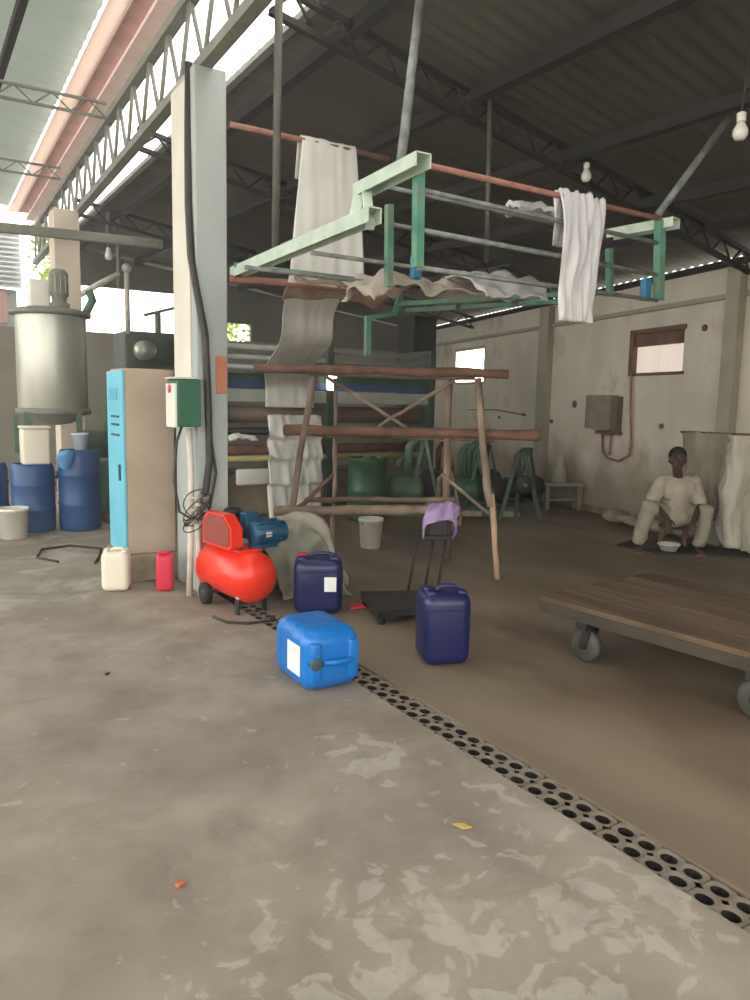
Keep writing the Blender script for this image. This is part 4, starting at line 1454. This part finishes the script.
# nose, brow, ears, lips base
body.ball(head+B_*.102-V(0, 0, .012), .016, (1, 1, 1.4), 2)
body.ball(head+B_*.11-V(0, 0, .03), .017, (1.2, 1, .7), 2)
body.ball(head+B_*.085+A_*.032+V(0, 0, .03), .018, (1.2, .8, .5), 2)
body.ball(head+B_*.085-A_*.032+V(0, 0, .03), .018, (1.2, .8, .5), 2)
for s_ in (-1, 1):
    body.ball(head+A_*s_*.085-V(0, 0, .005), .027, (.5, .8, 1.2), 2)
for (s, e, wri) in ((sL, eL, wL), (sR, eR, wR)):
    capsule(body, s, e, .052, .042)
    capsule(body, e, wri, .042, .028)
for (h_, k_, f_) in ((hL, kL, fL), (hR, kR, fR)):
    capsule(body, h_, k_, .085, .06)
    capsule(body, k_, k_.lerp(f_, .4), .058, .055)
    capsule(body, k_.lerp(f_, .4), f_, .055, .038)
    toe = f_+B_*.19+V(0, 0, -.032)
    capsule(body, f_-B_*.05-V(0, 0, .03), toe, .036, .03)
    sd = A_
    for j in range(5):
        capsule(body, toe+sd*(-.03+.015*j)-V(0, 0, .004), toe+sd*(-.034+.017*j)+B_*(.035-.004*abs(j-2))-V(0, 0, .012), .011, .009, 8)
for wri, sgn in ((wL, 1), (wR, -1)):
    # relaxed hands, palm downwards, fingers curled
    hd = (B_*.6+V(0, 0, -.75)+A_*sgn*.15).normalized()
    sd = (A_-hd*A_.dot(hd)).normalized()
    nn = hd.cross(sd)
    capsule(body, wri, wri+hd*.04, .026, .028)
    for j in range(4):
        k0 = wri+hd*.03+sd*(-.027+.018*j)
        k1 = wri+hd*.09+sd*(-.03+.02*j)
        capsule(body, k0, k1, .015, .012, 10)
        ln = (.034, .042, .046, .038)[j] if sgn > 0 else (.038, .046, .042, .034)[j]
        cd = B_*-.35
        k2 = k1+(hd+cd*.3).normalized()*ln
        k3 = k2+(hd+cd*1.2).normalized()*ln*.75
        capsule(body, k1, k2, .0105, .0095, 10)
        capsule(body, k2, k3, .0095, .0085, 10)
    tb = wri+hd*.03+sd*sgn*.03
    t1 = tb+(hd*.6+sd*sgn*.8).normalized()*.038
    t2 = t1+(hd+sd*sgn*.15).normalized()*.032
    capsule(body, tb, t1, .014, .012, 10)
    capsule(body, t1, t2, .012, .009, 10)
fuse(build(body, 'body', skin, parent=person), .006, 2)
# hair cap
mb = MB()
mb.ball(head-B_*.018+V(0, 0, .04), .101, (.93, 1.0, 1.08), 4)
for v in list(mb.bm.verts):
    q = v.co-head
    if q.z < .045-.6*max(0, -q.dot(B_)) and q.dot(B_) > -.06 or q.z < -.05:
        v.co = head+q*.78
build(mb, 'hair', hairm, parent=person)
for s_ in (-1, 1):
    build(MB().ball(head+B_*.087+A_*s_*.032+V(0, 0, .012), .0115, (1, 1, .8), 2), 'eye', eyew, parent=person)
build(MB().ball(head+B_*.093-V(0, 0, .066), .02, (1.3, .6, .35), 2, (0, 0, -.7)), 'mouth', lipm, parent=person)
# shirt
sh = MB()
capsule(sh, L_(0, .0, .40), L_(0, .08, .56), .165, .15)
capsule(sh, L_(0, .08, .56), chest, .15, .155)
capsule(sh, chest-A_*.09, chest+A_*.09, .135, .135)
capsule(sh, sL+V(0, 0, -.005), sR+V(0, 0, -.005), .078, .078)
capsule(sh, sL, sL.lerp(eL, .85), .08, .078)
capsule(sh, sR, sR.lerp(eR, .85), .08, .075)
capsule(sh, L_(-.06, .16, .36), L_(.06, .16, .36), .10, .10)
o = fuse(build(sh, 'shirt', shirtm, parent=person), .014, 3)
tx = bpy.data.textures.new('folds', 'CLOUDS')
tx.noise_scale = .12
dm = o.modifiers.new('folds', 'DISPLACE')
dm.texture = tx
dm.strength = .04
# trousers
tr = MB()
capsule(tr, L_(-.06, 0, .38), L_(.06, 0, .38), .14, .14)
for (h_, k_, f_) in ((hL, kL, fL), (hR, kR, fR)):
    capsule(tr, h_, k_, .115, .09)
    capsule(tr, k_, f_+V(0, 0, .06), .088, .075)
o = fuse(build(tr, 'trousers', trouserm, parent=person), .014, 3)
dm = o.modifiers.new('folds', 'DISPLACE')
dm.texture = tx
dm.strength = .04
for f_ in (fL, fR):
    build(MB().box(f_+B_*.075+V(0, 0, -.062), (.09, .27, .015), Matrix((A_, B_, V(0, 0, 1))).transposed(), bev=.006), 'sandal', sandal, parent=person)
t = thing('low_stool', (7.5, 5.42, 0), 'low wooden stool beneath the seated person', 'stool')
build(MB().box(L_(0, -.03, .235), (.34, .28, .03), Matrix((A_, B_, V(0, 0, 1))).transposed(), bev=.005), 'seat', wooddark, parent=t)
for sx in (-1, 1):
    for sy in (-1, 1):
        build(MB().beam(L_(sx*.14, -.03+sy*.1, 0), L_(sx*.13, -.03+sy*.09, .22), .035, .035), 'leg', wooddark, parent=t)
bucket('basin', 'small white basin on the floor in front of the seated person', 'basin', offwhite, .07, .12, .1, tuple(L_(-.08, .35, 0)), handle=False)

# sheets hung behind the person, along the wall


def wp(y, off, z):
    return V(wallx(y)-off, y, z)


mb = MB()
rows = []
for (z, o1) in ((1.30, 0), (1.28, .02), (1.0, .03), (.75, .05), (.5, .03)):
    rows.append([wp(5.82-.19*k, .22+o1+.03*math.sin(k*1.7), z-(.0 if z > 1.2 else .04*k)) for k in range(5)])
mb.grid(rows, .008, .04, 5, 5)
tag(build(mb, 'hung_sheet', mat('drab_sheet', (136, 128, 108), (152, 144, 124), 4, .95)), 'drab grey sheet hung behind the head of the seated person', 'sheet')
mb = MB()
rows = []
for z, wv, x0 in ((1.32, 0, 0), (1.1, .03, .02), (.75, .05, .05), (.4, .06, .08), (.06, .05, .04)):
    rows.append([wp(5.02+x0-.14*k, .34+.07*math.sin(k*2.1), z) for k in range(6)])
mb.grid(rows, .012, .08, 7, 5)
tag(build(mb, 'hung_cloth', mat('off_white_bundle_cloth', (186, 180, 160), (200, 194, 176), 4, .95)), 'off white cloth hanging to the floor at the right edge', 'cloth')
t = thing('cloth_rack', tuple(wp(5.6, .2, 0)), 'dark rack carrying the sheets behind the seated person', 'rack')
build(MB().rod(wp(5.9, .2, 1.31), wp(4.2, .2, 1.33), .015), 'top_rod', wooddark, parent=t)
for y in (5.85, 5.05, 4.25):
    build(MB().rod(wp(y, .16, 0), wp(y, .16, 1.31), .02), 'upright', wooddark, parent=t)
build(MB().rod(wp(5.85, .16, .3), wp(4.25, .16, .3), .015), 'lower_rod', wooddark, parent=t)
tag(build(MB().prism([(6.95, 5.75), (7.0, 5.2), (7.9, 4.45), (8.05, 4.75), (7.85, 5.3), (7.4, 5.9)], 'Z', .001, .02), 'floor_mat', mat('black_floor_mat', (34, 28, 22), (44, 36, 28), 6, .8)), 'dark mat on the floor beneath the seated person', 'mat')
mb = MB()
for k in range(7):
    mb.ball(wallp(7.0-k*.22, .09, .28)+V(R.uniform(-.05, .05), 0, 0), .13+R.uniform(-.03, .03), (1.2, 1.3, .65), 2)
o = fuse(build(mb, 'rubble_heap', plinthm), .03, 2)
tag(o, 'low heap of earth and rubble along the foot of the right wall', 'rubble', kind='stuff')

# ------------------------------------------------------------------ floor litter
tag(build(MB().grid([[(1.70, 2.10, .006), (1.74, 2.08, .012)], [(1.715, 2.05, .008), (1.76, 2.045, .005)]], .003, .006, 3, 4), 'fallen_leaf', leafy2), 'small yellow brown leaf lying on the concrete left of the drain', 'leaf')
tag(build(MB().box((.70, 2.27, .008), (.035, .02, .014), (0, 0, .4), bev=.004), 'brick_chip', brickchip), 'small orange brick chip lying on the open concrete floor', 'brick chip')
tag(build(MB().box((.93, 4.35, .006), (.03, .02, .012), (0, 0, .9), bev=.004), 'dark_pebble', blackm), 'tiny dark pebble on the concrete in front of the cabinet', 'pebble')


# ------------------------------------------------------------------ outside
t = thing('outbuilding', (0, 20, 0), 'grey sheet outbuilding beyond the open left side', 'building')
build(MB().box((-1.3, 19, 1.9), (7.0, 2, 3.8)), 'wall', outwall, parent=t)
mb = MB()
for k in range(12):
    mb.box((-1.3, 17.95, 3.9+.1*k), (7.2, .3, .02), (.5, 0, 0))
build(mb, 'louvre', outwall, parent=t)
build(MB().box((1.55, 17.97, 3.45), (.9, .06, .7)), 'window', mat('dull_rose_shutter', (150, 116, 104), (160, 126, 114), 4, .8), parent=t)


def tree(x, y, z0, z1, r, n, label):
    t = thing('leafy_tree', (x, y, 0), label, 'tree', 'trees beyond the far wall')
    build(MB().log((x, y, -.2), (x, y, z1-.3), .09, .05), 'trunk', bark, parent=t)
    mb = MB()
    for k in range(n):
        a, b, c_ = R.gauss(0, .45), R.gauss(0, .45), R.uniform(-1, 1)
        p = V(x+a*r, y+b*r, (z0+z1)/2+c_*(z1-z0)/2)
        s = R.uniform(.06, .13)
        u = V(R.uniform(-1, 1), R.uniform(-1, 1), R.uniform(-1, 1)).normalized()
        v = u.cross(V(R.uniform(-1, 1), R.uniform(-1, 1), R.uniform(-1, 1))).normalized()
        q = [mb.bm.verts.new(p+d_) for d_ in (u*s, v*s*.45, -u*s, -v*s*.45)]
        mb.bm.faces.new(q)
    build(mb, 'foliage', leafy, parent=t)


tree(7.0, 18.5, 2.6, 3.9, .75, 500, 'yellow green tree seen above the far wall right of the near column')
tree(3.25, 19.8, 4.0, 5.6, .55, 400, 'yellow green tree seen left of the far beige column')

# ------------------------------------------------------------------ added glare haze
o = build(MB().box((2.5, 6.5, 3.2), (19, 23, 6.8)), 'haze', hz)
tag(o, kind='structure')
